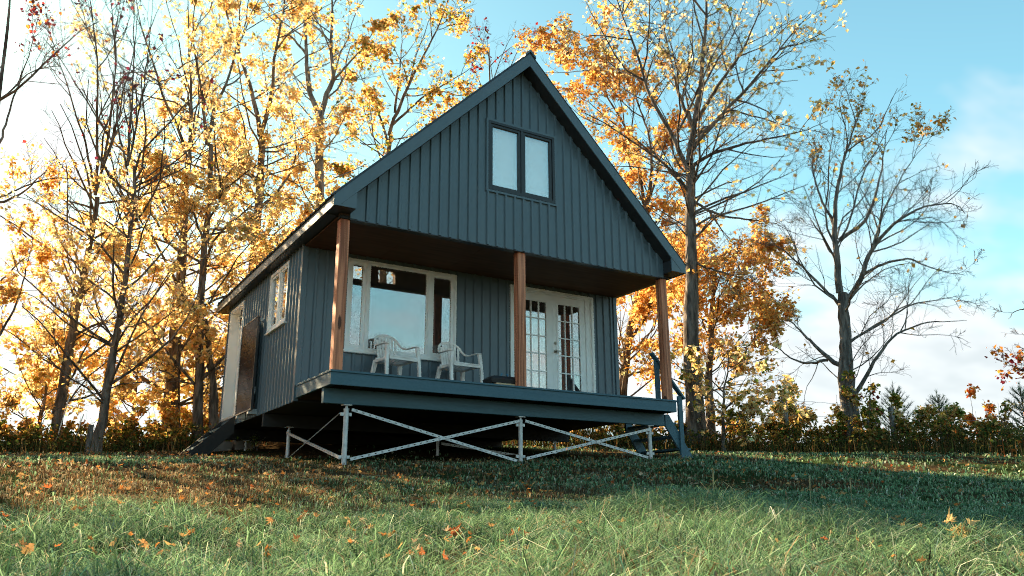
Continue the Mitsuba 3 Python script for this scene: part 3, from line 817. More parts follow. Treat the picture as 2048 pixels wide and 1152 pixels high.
# ------------------------------------------------------------------ trees
# main limbs, traced as curves in space: (points, radius at the start, radius at the end)
LIMBS = {
    'purple_tip_edge': [
        ([(-4.04, 6.62, -0.87), (-4.25, 6.61, 0.98), (-4.35, 6.61, 2.82), (-4.47, 6.6, 4.77), (-4.56, 6.6, 6.64), (-4.74, 6.6, 8.71)], 0.17, 0.04),
        ([(-4.32, 6.61, 1.79), (-3.85, 6.92, 2.6), (-3.5, 7.11, 3.1), (-3.1, 7.28, 3.43)], 0.05, 0.015),
        ([(-4.4, 6.61, 3.68), (-3.9, 6.84, 4.17), (-3.62, 7, 4.66), (-3.47, 7.11, 5.02)], 0.06, 0.015),
        ([(-4.47, 6.6, 4.77), (-4.27, 6.62, 5.66), (-4.18, 6.64, 6.78), (-4.14, 6.66, 7.82)], 0.05, 0.015),
        ([(-4.25, 6.61, 0.98), (-3.85, 6.46, 1.45), (-3.66, 6.27, 2.27), (-3.7, 6.07, 3.15)], 0.06, 0.015),
    ],
    'slender_a': [
        ([(-2.78, 7.61, -0.54), (-2.75, 7.61, 0.71), (-2.71, 7.6, 1.91), (-2.68, 7.6, 2.75), (-2.67, 7.6, 4.04), (-2.67, 7.6, 4.59)], 0.19, 0.12),
        ([(-2.67, 7.6, 4.59), (-2.83, 6.99, 5.88), (-3.09, 6.33, 7.19), (-3.33, 5.9, 8), (-3.52, 5.55, 8.62)], 0.075, 0.02),
        ([(-2.67, 7.6, 4.59), (-3.14, 7.46, 6.01), (-3.66, 7.32, 7.3), (-4.13, 7.22, 8.27)], 0.06, 0.015),
        ([(-2.67, 7.6, 4.59), (-2.59, 7.5, 5.82), (-2.68, 7.37, 7.39), (-2.97, 7.26, 8.95), (-3.09, 7.2, 9.76)], 0.07, 0.02),
        ([(-2.68, 7.6, 4.81), (-2.58, 7.36, 5.31), (-2.45, 6.79, 6.46), (-2.37, 6.22, 7.6), (-2.39, 5.72, 8.59)], 0.055, 0.015),
        ([(-2.69, 7.6, 2.43), (-2.51, 7.42, 2.73), (-2.31, 7.19, 3.12)], 0.05, 0.015),
    ],
    'slender_b': [
        ([(-2.12, 6.56, -0.59), (-2.12, 6.56, 0.61), (-2.1, 6.56, 1.77), (-2.11, 6.56, 2.98), (-2.17, 6.57, 4.23), (-2.22, 6.57, 4.97)], 0.15, 0.09),
        ([(-2.22, 6.57, 4.97), (-2.27, 7.19, 6.7), (-2.34, 7.76, 8.45), (-2.46, 8.38, 10.5)], 0.06, 0.02),
        ([(-2.2, 6.57, 4.76), (-2.48, 6.75, 5.99), (-2.76, 6.94, 7.27), (-3.18, 7.12, 8.43)], 0.05, 0.012),
        ([(-2.22, 6.57, 4.97), (-2.14, 6.28, 6.09), (-2.12, 5.98, 7.31), (-2.17, 5.68, 8.53)], 0.05, 0.015),
    ],
    'dark_maple': [
        ([(-0.43, 8.87, -0.41), (-0.53, 8.89, 1.07), (-0.56, 8.89, 2.67), (-0.63, 8.91, 4.1), (-0.66, 8.91, 4.96), (-0.72, 8.92, 5.84)], 0.28, 0.16),
        ([(-0.72, 8.92, 5.84), (-0.91, 8.9, 6.7), (-1.28, 8.91, 7.46), (-1.72, 8.92, 8.47), (-2.11, 8.92, 9.44), (-2.44, 8.9, 10.7)], 0.09, 0.02),
        ([(-0.72, 8.92, 5.84), (-0.67, 9.43, 7.38), (-0.7, 9.85, 8.68), (-0.85, 10.5, 10.75), (-0.96, 11.08, 12.8)], 0.09, 0.025),
        ([(-0.57, 8.9, 1.75), (-0.12, 9.06, 2.19), (0.25, 9.22, 2.73), (0.69, 9.5, 3.72)], 0.08, 0.02),
        ([(-0.56, 8.89, 2.67), (-1.03, 9.25, 3.4), (-1.44, 9.57, 4.16), (-1.78, 9.79, 4.53)], 0.07, 0.02),
        ([(-0.63, 8.91, 4.1), (-1.13, 8.89, 4.87), (-1.6, 8.9, 5.27)], 0.06, 0.015),
    ],
    'twin_maple': [
        ([(-0.11, 7.8, -0.21), (-0.21, 7.82, 0.94), (-0.32, 7.84, 2.25), (-0.4, 7.86, 3.84), (-0.44, 7.86, 5.03), (-0.52, 7.88, 6.37)], 0.16, 0.11),
        ([(0.19, 7.74, -0.36), (0.03, 7.77, 0.74), (-0.15, 7.8, 1.6), (-0.31, 7.82, 2.25)], 0.16, 0.12),
        ([(-0.52, 7.88, 6.37), (-0.44, 7.98, 7.2), (-0.23, 8.06, 8.09), (-0, 8.17, 9.31), (0.42, 8.27, 10.8), (0.68, 8.34, 11.84)], 0.08, 0.02),
        ([(-0.52, 7.88, 6.37), (-0.76, 7.6, 7.07), (-0.99, 7.32, 7.75), (-1.21, 7.04, 8.43), (-1.32, 6.51, 9.62)], 0.08, 0.02),
        ([(-0.4, 7.86, 3.84), (-0.11, 7.84, 4.6), (0.17, 7.82, 5.14)], 0.05, 0.015),
        ([(-0.42, 7.86, 4.07), (-0.9, 7.74, 4.89), (-1.38, 7.68, 5.36), (-1.7, 7.66, 5.51)], 0.055, 0.015),
    ],
    'golden_tall': [
        ([(1.77, 10.97, -0.11), (1.62, 11.01, 2.33), (1.46, 11.05, 4.79), (1.44, 11.05, 6.07), (1.42, 11.06, 7.55), (1.35, 11.08, 8.46)], 0.25, 0.17),
        ([(1.35, 11.08, 8.46), (1.1, 11.62, 10.22), (0.79, 12, 11.31), (0.41, 12.5, 12.82), (0.14, 13, 14.63)], 0.12, 0.03),
        ([(1.35, 11.08, 8.46), (1.46, 10.65, 9.38), (1.35, 10.24, 10.4), (1.31, 9.7, 11.66), (1.23, 9.28, 12.66)], 0.11, 0.03),
        ([(1.43, 11.06, 6.51), (0.82, 11.39, 7.54), (0.37, 11.7, 8.78), (0.11, 11.92, 9.92)], 0.08, 0.02),
        ([(1.45, 11.05, 6.22), (2.19, 11.24, 7.34), (2.61, 11.45, 8.46), (2.91, 11.71, 9.79)], 0.08, 0.02),
        ([(1.47, 11.05, 4.79), (1.89, 10.72, 5.48), (2.31, 10.42, 6.04)], 0.07, 0.02),
    ],
    'grey_fork': [
        ([(4.2, 12.34, 0.09), (3.95, 12.42, 4.32), (3.69, 12.51, 6.99), (3.53, 12.57, 8.63), (3.49, 12.58, 10.25)], 0.31, 0.23),
        ([(3.49, 12.58, 10.25), (3.23, 13.02, 11.44), (3.16, 13.46, 13.02), (3.13, 13.91, 14.8), (3.07, 14.43, 16.91)], 0.15, 0.05),
        ([(3.49, 12.58, 10.25), (3.69, 12.73, 11.07), (3.95, 12.89, 12.04), (3.9, 13.27, 13.54), (3.97, 13.67, 15.35), (3.94, 14.04, 17)], 0.15, 0.05),
        ([(3.85, 12.92, 11.66), (4.18, 12.5, 12.19), (4.5, 12.08, 12.71), (4.97, 11.41, 13.61)], 0.07, 0.02),
        ([(3.17, 13.46, 12.83), (2.81, 13.69, 13.41), (2.28, 14.01, 14.01), (1.65, 14.39, 14.84)], 0.07, 0.02),
        ([(3.47, 12.59, 9.3), (3.09, 12.47, 9.66), (2.58, 12.39, 9.83), (2.19, 12.34, 9.71)], 0.05, 0.015),
    ],
    'orange_green': [
        ([(6.79, 14.57, 0.35), (6.65, 14.63, 5.19), (6.56, 14.66, 8.44), (6.57, 14.66, 10.14), (6.66, 14.62, 11.31)], 0.22, 0.15),
        ([(6.66, 14.62, 11.31), (6.98, 14.49, 12.74), (7.61, 14.24, 14.66), (8.35, 13.93, 16.66), (8.59, 13.84, 18.02)], 0.11, 0.03),
        ([(6.63, 14.63, 10.92), (6.32, 14.7, 12.05), (5.9, 14.81, 12.99), (5.48, 14.94, 13.74)], 0.09, 0.02),
        ([(6.76, 14.58, 11.72), (7.66, 13.8, 12.71), (8.43, 13.16, 13.33), (9.07, 12.64, 13.87)], 0.08, 0.02),
        ([(6.83, 14.55, 12.22), (6.77, 14.33, 13.82), (6.71, 14.1, 15.55)], 0.08, 0.02),
        ([(6.56, 14.66, 8.44), (5.91, 15.27, 9.45), (5.46, 15.7, 10.29)], 0.08, 0.02),
    ],
    'red_top': [
        ([(11.02, 14.7, 0.53), (11.03, 14.69, 7.73), (10.99, 14.72, 12.89), (10.92, 14.76, 14.64), (10.88, 14.78, 16.33)], 0.16, 0.05),
        ([(10.99, 14.72, 13.1), (11.3, 14.25, 14.72), (11.71, 13.75, 16.15), (12.09, 13.38, 16.87)], 0.06, 0.015),
        ([(10.99, 14.72, 13.32), (10.4, 14.64, 14.43), (9.9, 14.58, 15.34)], 0.06, 0.015),
    ],
    'orange_behind': [
        ([(11.57, 8.26, 0.08), (11.67, 8.18, 1.96), (11.77, 8.1, 3), (12.09, 7.84, 4.53), (12.29, 7.68, 5.94), (12.36, 7.62, 7.24)], 0.22, 0.15),
        ([(12.36, 7.62, 7.24), (12.38, 7.98, 9.25), (12, 8.67, 11.24), (11.44, 9.49, 13.17), (11, 10.03, 14)], 0.1, 0.02),
        ([(12.36, 7.62, 7.24), (12.5, 7.4, 9.22), (12.16, 7.59, 10.96), (11.67, 7.92, 12.24)], 0.1, 0.02),
        ([(12.3, 7.67, 6.26), (13.03, 7.45, 7.32), (13.76, 7.23, 8.41)], 0.08, 0.02),
        ([(11.77, 8.1, 3), (12.09, 7.56, 3.69), (12.33, 7.13, 4.24), (12.55, 6.81, 4.5)], 0.09, 0.03),
        ([(12.35, 7.63, 6.91), (12.7, 6.96, 8.75), (12.87, 6.6, 9.83)], 0.08, 0.02),
    ],
    'big_right': [
        ([(10, 3.64, -0.33), (10.04, 3.61, 1.18), (10.06, 3.59, 2.63), (10.13, 3.52, 4.13), (10.16, 3.5, 5.43), (10.21, 3.44, 6.64)], 0.29, 0.21),
        ([(10.21, 3.44, 6.64), (10.52, 3.51, 7.86), (10.95, 3.55, 9.46), (11.28, 3.63, 11), (11.76, 3.8, 13.56)], 0.15, 0.05),
        ([(10.19, 3.47, 6.51), (9.91, 3.74, 7.59), (9.55, 4.1, 8.88), (9.37, 4.29, 10.19), (9.12, 4.54, 11.4), (8.91, 4.75, 12.56)], 0.1, 0.025),
        ([(10.28, 3.37, 7.04), (10.83, 2.85, 7.97), (11.41, 2.3, 8.76), (12, 1.74, 9.67), (12.65, 1.12, 10.71)], 0.1, 0.02),
        ([(10.24, 3.41, 6.57), (10.63, 2.77, 6.86), (11.15, 1.95, 6.89), (11.64, 1.15, 6.89), (12.01, 0.54, 7)], 0.08, 0.015),
        ([(10.58, 3.45, 7.99), (10.76, 2.52, 8.82), (10.9, 1.78, 9.47), (10.81, 1.06, 10.51)], 0.09, 0.02),
        ([(10.2, 3.45, 5.69), (11.15, 3.09, 5.33), (12.11, 2.67, 5.25), (12.85, 2.39, 4.95)], 0.06, 0.012),
        ([(10.16, 3.49, 5.97), (9.52, 3.67, 6.57), (9.01, 3.79, 7.11)], 0.08, 0.02),
        ([(10.53, 3.5, 7.72), (10.52, 4.06, 9.44), (10.65, 4.46, 11.25), (10.82, 4.81, 13.17)], 0.08, 0.02),
        ([(10.13, 3.52, 4.13), (10.62, 2.91, 3.73), (11.18, 2.2, 3.44)], 0.05, 0.012),
    ],
    'ash_orange': [
        ([(11.33, 4.44, -0.21), (11.39, 4.39, 1.65), (11.51, 4.26, 3.47), (11.67, 4.1, 4.54)], 0.15, 0.09),
        ([(11.5, 4.27, 3.21), (12.13, 4.04, 3.64), (12.77, 3.77, 3.67), (13.29, 3.59, 3.42)], 0.06, 0.015),
        ([(11.67, 4.1, 4.54), (11.95, 3.75, 4.76), (12.25, 3.38, 4.44)], 0.06, 0.015),
        ([(11.57, 4.2, 4), (11.52, 4.76, 4.98), (11.48, 5.22, 5.83)], 0.06, 0.015),
        ([(11.41, 4.36, 1.91), (11.96, 3.87, 2.14), (12.52, 3.37, 2.36)], 0.06, 0.015),
        ([(11.48, 4.29, 2.81), (10.88, 4.6, 3.33), (10.6, 4.73, 3.72)], 0.05, 0.015),
    ],
    'yellow_low': [
        ([(9.79, 2.59, -0.47), (9.86, 2.51, 0.34), (9.93, 2.44, 1.01), (10, 2.37, 1.68)], 0.06, 0.02),
        ([(9.86, 2.51, 0.34), (10.37, 2.22, 0.79), (10.8, 1.94, 0.89)], 0.03, 0.01),
        ([(9.89, 2.48, 0.67), (9.74, 2.77, 1.15), (9.65, 2.96, 1.51)], 0.03, 0.01),
        ([(9.83, 2.55, 0.02), (10.28, 2.22, 0.01), (10.55, 2.03, 0.06)], 0.025, 0.01),
    ],
    'bare': [
        ([(13, 1.72, -0.29), (13, 1.72, 0.68), (13.02, 1.7, 1.62), (13.05, 1.65, 2.59), (13.08, 1.61, 3.26)], 0.3, 0.21),
        ([(13.08, 1.61, 3.26), (13.06, 1.58, 4.33), (13.09, 1.49, 5.21), (13.21, 1.28, 6.23), (13.36, 1.02, 7.04), (13.54, 0.73, 7.78)], 0.14, 0.03),
        ([(13.1, 1.59, 2.95), (13.21, 1.1, 3.47), (13.23, 0.68, 4.22), (13.4, 0.02, 4.77), (13.57, -0.52, 4.96), (13.7, -0.91, 4.93), (13.78, -1.26, 4.57)], 0.12, 0.02),
        ([(13.12, 1.49, 4.57), (13.69, 0.95, 5.26), (14.05, 0.72, 6.47), (14.26, 0.6, 7.36)], 0.08, 0.02),
        ([(13.05, 1.65, 2.96), (12.62, 1.78, 3.53), (12.18, 1.95, 4.03), (11.75, 2.14, 4.42), (11.19, 2.47, 4.67)], 0.07, 0.015),
        ([(12.98, 1.75, 1.51), (12.85, 2.06, 1.72), (12.71, 2.44, 2.18), (12.56, 2.83, 2.71)], 0.1, 0.03),
        ([(12.88, 2.01, 1.66), (12.59, 2.55, 1.7), (12.32, 3.07, 2.03), (12.15, 3.38, 2.2)], 0.06, 0.015),
        ([(13.06, 1.64, 0.56), (13.25, 1.17, 1.42), (13.53, 0.6, 2.1), (13.82, 0.05, 2.26), (14.18, -0.61, 2.26)], 0.09, 0.015),
        ([(13.07, 1.63, 1.95), (13.81, 1.11, 2.55), (14.68, 0.48, 3.01), (15.47, -0.11, 3.13)], 0.06, 0.012),
        ([(13.25, 1.05, 3.59), (13.5, 0.24, 3.75), (13.71, -0.54, 3.31), (13.82, -0.96, 3.13)], 0.06, 0.012),
        ([(13.08, 1.51, 4.96), (12.85, 1.66, 5.89), (12.73, 1.69, 6.68), (12.89, 1.38, 7.14)], 0.06, 0.015),
        ([(13.23, 0.68, 4.22), (13.94, 0.38, 5.66), (14.5, 0.08, 6.6), (14.8, -0.07, 7.15)], 0.05, 0.012),
        ([(13.05, 1.6, 4.08), (12.66, 1.91, 5.14), (12.36, 2.2, 5.7)], 0.05, 0.012),
    ],
    'red_edge': [
        ([(10.95, -3.61, -0.98), (11, -3.73, 0.22), (11.05, -3.82, 1.22)], 0.08, 0.04),
        ([(11, -3.73, 0.22), (11.04, -3.47, 0.77), (11.03, -3.18, 1.17)], 0.03, 0.01),
        ([(11.02, -3.76, 0.55), (10.91, -3.4, 0.43), (10.84, -3.16, 0.5)], 0.03, 0.01),
        ([(11.05, -3.82, 1.22), (11.1, -3.56, 1.45), (11.12, -3.2, 1.35)], 0.03, 0.01),
    ],
}


def pick(P, t):
    """Points and tangents on the polylines P (n, k, 3) at t (n,) in 0..1."""
    k = P.shape[1]
    s = np.clip(t, 0, 0.9999) * (k - 1)
    i = s.astype(int)
    f = (s - i)[:, None]
    r = np.arange(len(P))
    a, b = P[r, i], P[r, i + 1]
    d = b - a
    return a + d * f, d / (np.linalg.norm(d, axis=1, keepdims=True) + 1e-9)


def sprout(P, R, L, per, t0, t1, ang, ratio, up, wob, k, rr, rng, lens=None, taper=.5, rmin=.0022):
    """Children of the branches P (n, k, 3) with radii R (n, k) and lengths L (n,)."""
    n = len(P)
    cnt = rng.poisson(per, n) if np.isscalar(per) else rng.poisson(per)
    src = np.repeat(np.arange(n), cnt)
    m = len(src)
    t = t0 + (t1 - t0) * rng.random(m) ** 0.9
    p, d = pick(P[src], t)
    s = t * (R.shape[1] - 1)
    r0 = R[src, s.astype(int)]
    v = rng.normal(size=(m, 3))
    v -= (v * d).sum(1, keepdims=True) * d
    v /= np.linalg.norm(v, axis=1, keepdims=True)
    a = np.radians(rng.uniform(*ang, m))[:, None]
    w = d * np.cos(a) + v * np.sin(a)
    w[:, 2] += up
    w /= np.linalg.norm(w, axis=1, keepdims=True)
    ln = (lens[src] if lens is not None else L[src]) * rng.uniform(*ratio, m) * (1 - taper * t)
    step = (ln / (k - 1))[:, None]
    out = [p]
    for q in range(k - 1):
        out.append(out[-1] + w * step)
        w = w + wob * rng.normal(size=(m, 3)) + np.array([0, 0, up * .35])
        w /= np.linalg.norm(w, axis=1, keepdims=True)
    rs = np.maximum(np.minimum(r0 * .75, rr * ln), rmin)
    rad = rs[:, None] * np.linspace(1, .28, k)[None]
    return np.stack(out, 1), np.maximum(rad, rmin * .7), ln


def leaf_mesh(p, size, rng, cols, droop=.45, jitter=.18, broad=.42):
    """One leaf, folded along its midrib, at every point."""
    n = len(p)
    d = rng.normal(size=(n, 3))
    d[:, 2] = d[:, 2] * .6 - droop
    d /= np.linalg.norm(d, axis=1, keepdims=True)
    u = rng.normal(size=(n, 3))
    u[:, 2] += 1.0
    u -= (u * d).sum(1, keepdims=True) * d
    u /= np.linalg.norm(u, axis=1, keepdims=True)
    s = np.cross(d, u)
    z = (size * rng.uniform(.45, 1.3, n))[:, None]
    v = np.stack([p, p + z * (.42 * d + broad * s + .10 * u), p + z * (1.0 * d - .08 * u), p + z * (.42 * d - broad * s + .10 * u)], 1)
    f = np.array([(0, 1, 2), (0, 2, 3)])
    fs = (np.arange(n) * 4)[:, None, None] + f[None]
    c = cols * np.clip(1 + jitter * rng.normal(size=(n, 1)), .45, 1.7) * (1 + .07 * rng.normal(size=(n, 3)))
    return v.reshape(-1, 3), fs.reshape(-1, 3), np.repeat(np.clip(c, .004, .9), 4, 0)


GOLD, YELLOW, ORANGE, RUST, OLIVE, GREEN, PLUM, RED, TAN = ((.82, .56, .22), (.87, .70, .39), (.77, .41, .11), (.48, .20, .04), (.32, .26, .05), (.10, .15, .03), (.10, .018, .035), (.26, .030, .030), (.45, .25, .09))


def palette(rng, n, spec):
    cs = np.array([c for c, _ in spec])
    w = np.array([q for _, q in spec], float)
    return cs[rng.choice(len(cs), n, p=w / w.sum())]


SLIM = {'slender_tree': .74, 'dark_trunk_maple': .82, 'twin_trunk_maple': .85, 'red_tipped_tree': .75}


def tree(name, label, category, limbs, seed, bark, colours, leaf, per_twig, dens, sizes=(6, 6, 7), lens=(.40, .52, .55), up=.10, start=.22, group=None, fine=1.0, base_from=None, limb_len=None, sides=(10, 5, 3, 3), spread=(35, 75), trunk_t0=None, crown_name='crown', wander=.16):
    rng = np.random.default_rng(seed)
    tr = thing(name, label, category, group)
    lo, P1, R1, L1, t0s = [], [], [], [], []
    for i, (pts, r0, r1) in enumerate(limbs):
        pts = [list(q) for q in pts]
        if i == 0 or base_from == i:
            g = float(gz(pts[0][0], pts[0][1]))
            pts = [[pts[0][0], pts[0][1], g - .25]] + ([] if abs(pts[0][2] - g) < .3 else [pts[0]]) + pts[1:]
        c, L = resample(pts, 22)
        c = c + np.cumsum(rng.normal(size=c.shape), 0) * .012 * (np.linspace(0, 1, 22)[:, None] > .1)
        q_ = (.86 if i == 0 or base_from == i else .62) * SLIM.get(name, 1)
        r = (np.linspace(1, 0, 22) ** 1.15 * (r0 - r1 * .6) + r1 * .6) * q_
        if i == 0 or base_from == i:
            h = c[:, 2] - c[0, 2] - .25
            r = r * (1 + .45 * np.exp(-np.maximum(h, 0) / .3))
            r *= 1 + .06 * rng.normal(size=22)
        P1.append(c)
        R1.append(r)
        L1.append(L)
    P1, R1, L1 = np.array(P1), np.array(R1), np.array(L1)
    v, f = tubes(P1, R1, sides[0])
    main = (v, f)
    LL = np.full(len(P1), limb_len) if limb_len else np.clip(L1, 2.0, 5.5)
    per1 = np.clip(L1, 1, 9) * sizes[0] / 3.5
    per1[0] *= .55 if trunk_t0 is None else trunk_t0[1]
    t_lo = start
    A = sprout(P1[1:], R1[1:], L1[1:], per1[1:], .08, .97, spread, (lens[0] * .5, lens[0] * 1.1), up, wander, 7, .0095, rng, lens=LL[1:])
    B = sprout(P1[:1], R1[:1], L1[:1], per1[:1], (trunk_t0 or (start,))[0], .99, (45, 85), (lens[0] * .5, lens[0] * 1.1), up, wander, 7, .0105, rng, lens=LL[:1], taper=.15)
    P2, R2, L2 = (np.concatenate([a, b]) for a, b in zip(A, B))
    P3, R3, L3 = sprout(P2, R2, L2, sizes[1] * fine, .15, 1, (25, 65), (lens[1] * .5, lens[1] * 1.15), up * .8, wander * 1.1, 5, .008, rng, rmin=.0052)
    P4, R4, L4 = sprout(P3, R3, L3, sizes[2] * fine, .15, 1, (25, 65), (lens[2] * .5, lens[2] * 1.3), up * .5, wander * 1.2, 3, .007, rng, rmin=.0038)
    add('trunk', main, bark, tr, smooth=True)
    add('branches', join([tubes(P2, R2, sides[1]), tubes(P3, R3, sides[2])]), bark, tr, smooth=True, **({'kind': 'stuff', 'label': 'thin tangled branches'} if crown_name == 'leaves' or name == 'young_maple' else {}))
    add('twigs', tubes(P4, R4, sides[3]), bark, tr, smooth=True, kind='stuff', label='fine twigs of the crown')
    # leaves hang on the twigs where the crown is still full
    src = np.repeat(np.arange(len(P4)), rng.poisson(per_twig, len(P4)))
    p, _ = pick(P4[src], rng.uniform(.2, 1, len(src)))
    p = p + rng.normal(size=p.shape) * .045
    clump = meshkit.fbm(p * .75 + seed, 3, seed)
    keep = rng.random(len(p)) < dens(p) * np.clip((clump - .28) * 3.2, 0, 1.35)
    p = p[keep]
    if len(p):
        cols = colours(p, rng)
        add(crown_name, leaf_mesh(p, leaf, rng, cols)[:2], 'm_leaf', tr, color=None) if False else None
        v, f, c = leaf_mesh(p, leaf, rng, cols)
        add(crown_name, (v, f), 'm_leaf', tr, color=c, kind='stuff', label='autumn leaves of the crown')
    STATS.append((name, len(P2), len(P3), len(P4), len(p)))
    return tr


STATS = []
cst = lambda *spec: (lambda p, rng: palette(rng, len(p), spec))


def by_height(z0, z1, low, high):
    def f(p, rng):
        w = np.clip((p[:, 2] - z0) / (z1 - z0), 0, 1) + .18 * rng.normal(size=len(p))
        a, b = palette(rng, len(p), low), palette(rng, len(p), high)
        return np.where((w > .5)[:, None], b, a)
    return f


sm = lambda z, a, b: np.clip((z - a) / (b - a), 0, 1)
tree('red_tipped_tree', 'tree at the left edge with orange lower leaves and dark red leaves at its top', 'tree', LIMBS['purple_tip_edge'], 11, 'm_bark_dark',
     by_height(4.6, 5.8, ((ORANGE, 4), (GOLD, 5), (RUST, 1)), ((RED, 3), (PLUM, 5), (RUST, 2))), .075, 7.0, lambda p: .95 - .80 * sm(p[:, 2], 4.2, 5.6), sizes=(8, 6, 6), lens=(.52, .55, .6))
tree('slender_tree', 'slender leaning tree with bare upright stems and a few dark red leaves on top', 'tree', LIMBS['slender_a'], 12, 'm_bark_dark',
     by_height(4.6, 5.6, ((GOLD, 5), (YELLOW, 4), (ORANGE, 1)), ((PLUM, 6), (RED, 2))), .085, 7.0, lambda p: np.where(p[:, 2] < 3.8, 1.0, np.where(p[:, 2] > 8.6, .16, .05)), sizes=(8, 5, 4), lens=(.52, .5, .55), up=.2, spread=(20, 48), trunk_t0=(.16, 2.2))
tree('slender_tree', 'thin tree right of the leaning slender tree, bare above and yellow below', 'tree', LIMBS['slender_b'], 13, 'm_bark_dark',
     by_height(5.2, 6.2, ((GOLD, 5), (YELLOW, 5)), ((PLUM, 6), (GOLD, 2))), .09, 7.0, lambda p: np.where(p[:, 2] < 4.0, 1.0, .06), sizes=(8, 5, 4), lens=(.52, .5, .55), up=.2, spread=(20, 48), trunk_t0=(.16, 2.2))
tree('dark_trunk_maple', 'maple with a thick dark trunk and dense yellow leaves, left of the twin trunked maple', 'tree', LIMBS['dark_maple'], 14, 'm_bark_dark',
     cst((GOLD, 6), (YELLOW, 4), (OLIVE, .5)), .10, 8.0, lambda p: .95 - .72 * sm(p[:, 2], 4.0, 6.5), sizes=(8, 7, 6), lens=(.66, .52, .55), trunk_t0=(.10, 2.4))
tree('twin_trunk_maple', 'yellow maple with two trunks that join, beside the back left corner of the cabin', 'tree', LIMBS['twin_maple'], 15, 'm_bark_dark',
     cst((GOLD, 6), (YELLOW, 4), (ORANGE, .7), (OLIVE, .4)), .10, 8.0, lambda p: .95 - .68 * sm(p[:, 2], 4.0, 6.5), sizes=(8, 7, 6), lens=(.62, .52, .55), trunk_t0=(.14, 2.2), base_from=1)
tree('golden_maple', 'tall golden leafed tree rising behind the left eave of the cabin', 'tree', LIMBS['golden_tall'], 16, 'm_bark_dark',
     cst((GOLD, 6), (YELLOW, 4), (ORANGE, 1)), .11, 6.2, lambda p: .95 + 0 * p[:, 2], sizes=(9, 7, 6), lens=(.66, .52, .55), trunk_t0=(.28, 1.8))
tree('grey_forked_tree', 'tall tree with a grey forked trunk behind the roof, thin leaves at the top', 'tree', LIMBS['grey_fork'], 17, 'm_bark_grey',
     cst((GOLD, 5), (ORANGE, 3), (OLIVE, 2), (GREEN, .7)), .12, 4.4, lambda p: .12 + .5 * sm(p[:, 2], 10, 13), sizes=(8, 7, 6), lens=(.66, .52, .55), trunk_t0=(.68, .7))
tree('orange_green_tree', 'bushy orange and green tree standing behind the left slope of the roof', 'tree', LIMBS['orange_green'], 18, 'm_bark_dark',
     cst((ORANGE, 4), (GOLD, 4), (OLIVE, 3), (GREEN, 1.2)), .125, 6.0, lambda p: .62 + 0 * p[:, 2], sizes=(9, 7, 6), lens=(.66, .52, .55), trunk_t0=(.45, 1.5))
tree('red_leaf_tree', 'dark red leafed tree top showing just left of the gable peak', 'tree', LIMBS['red_top'], 19, 'm_bark_dark',
     cst((RED, 4), (PLUM, 3), (RUST, 2)), .14, 3.4, lambda p: .55 * (1 - .7 * sm(p[:, 2], 14.3, 15.5)), sizes=(8, 6, 6), lens=(.5, .52, .55), trunk_t0=(.6, 1.2))
tree('orange_maple', 'dense orange tree standing close behind the right slope of the roof', 'tree', LIMBS['orange_behind'], 20, 'm_bark_dark',
     cst((ORANGE, 5), (GOLD, 5), (RUST, 1)), .115, 7.0, lambda p: .98 + 0 * p[:, 2], sizes=(10, 7, 6), lens=(.66, .52, .55), trunk_t0=(.10, 1.9))
tree('large_maple', 'largest tree, with a straight dark trunk right of the porch and sparse yellow leaves above', 'tree', LIMBS['big_right'], 21, 'm_bark_dark',
     cst((YELLOW, 5), (GOLD, 5), (OLIVE, 1)), .125, 3.6, lambda p: .06 + .36 * sm(p[:, 2], 6.8, 9.5), sizes=(9, 7, 5), lens=(.68, .56, .58), trunk_t0=(.60, 1.0), spread=(30, 62))
tree('ash_tree', 'orange leafed tree spreading beside the large maple trunk, right of the roof corner', 'tree', LIMBS['ash_orange'], 22, 'm_bark_dark',
     cst((ORANGE, 3), (GOLD, 7), (RUST, .8)), .11, 5.6, lambda p: .8 + 0 * p[:, 2], sizes=(10, 7, 6), lens=(.70, .55, .58), trunk_t0=(.22, 2.0), limb_len=3.0)
tree('young_maple', 'young maple with yellow leaves near the ground, just right of the large maple trunk', 'tree', LIMBS['yellow_low'], 23, 'm_bark_dark',
     cst((YELLOW, 5), (GOLD, 5), (OLIVE, 2), (GREEN, 1)), .13, 3.6, lambda p: .85 + 0 * p[:, 2], sizes=(7, 6, 5), lens=(.75, .55, .55), trunk_t0=(.15, 3.0), limb_len=2.0)
tree('bare_tree', 'nearly bare tree with spreading branches standing alone at the right', 'tree', LIMBS['bare'], 24, 'm_bark_grey',
     cst((ORANGE, 5), (GOLD, 3), (OLIVE, 1)), .10, 2.2, lambda p: .03 + .40 * sm(p[:, 2], 5.8, 7.6), sizes=(10, 7, 4.5), lens=(.66, .60, .60), trunk_t0=(.35, .6), spread=(25, 60), wander=.2)
tree('red_shrub', 'small tree with red leaves reaching in at the right edge', 'tree', LIMBS['red_edge'], 25, 'm_bark_dark',
     cst((RED, 2), (PLUM, 1), (RUST, 4)), .075, 5, lambda p: .45 + 0 * p[:, 2], sizes=(7, 5, 5), lens=(.5, .5, .5), trunk_t0=(.25, 2.0), limb_len=1.6)


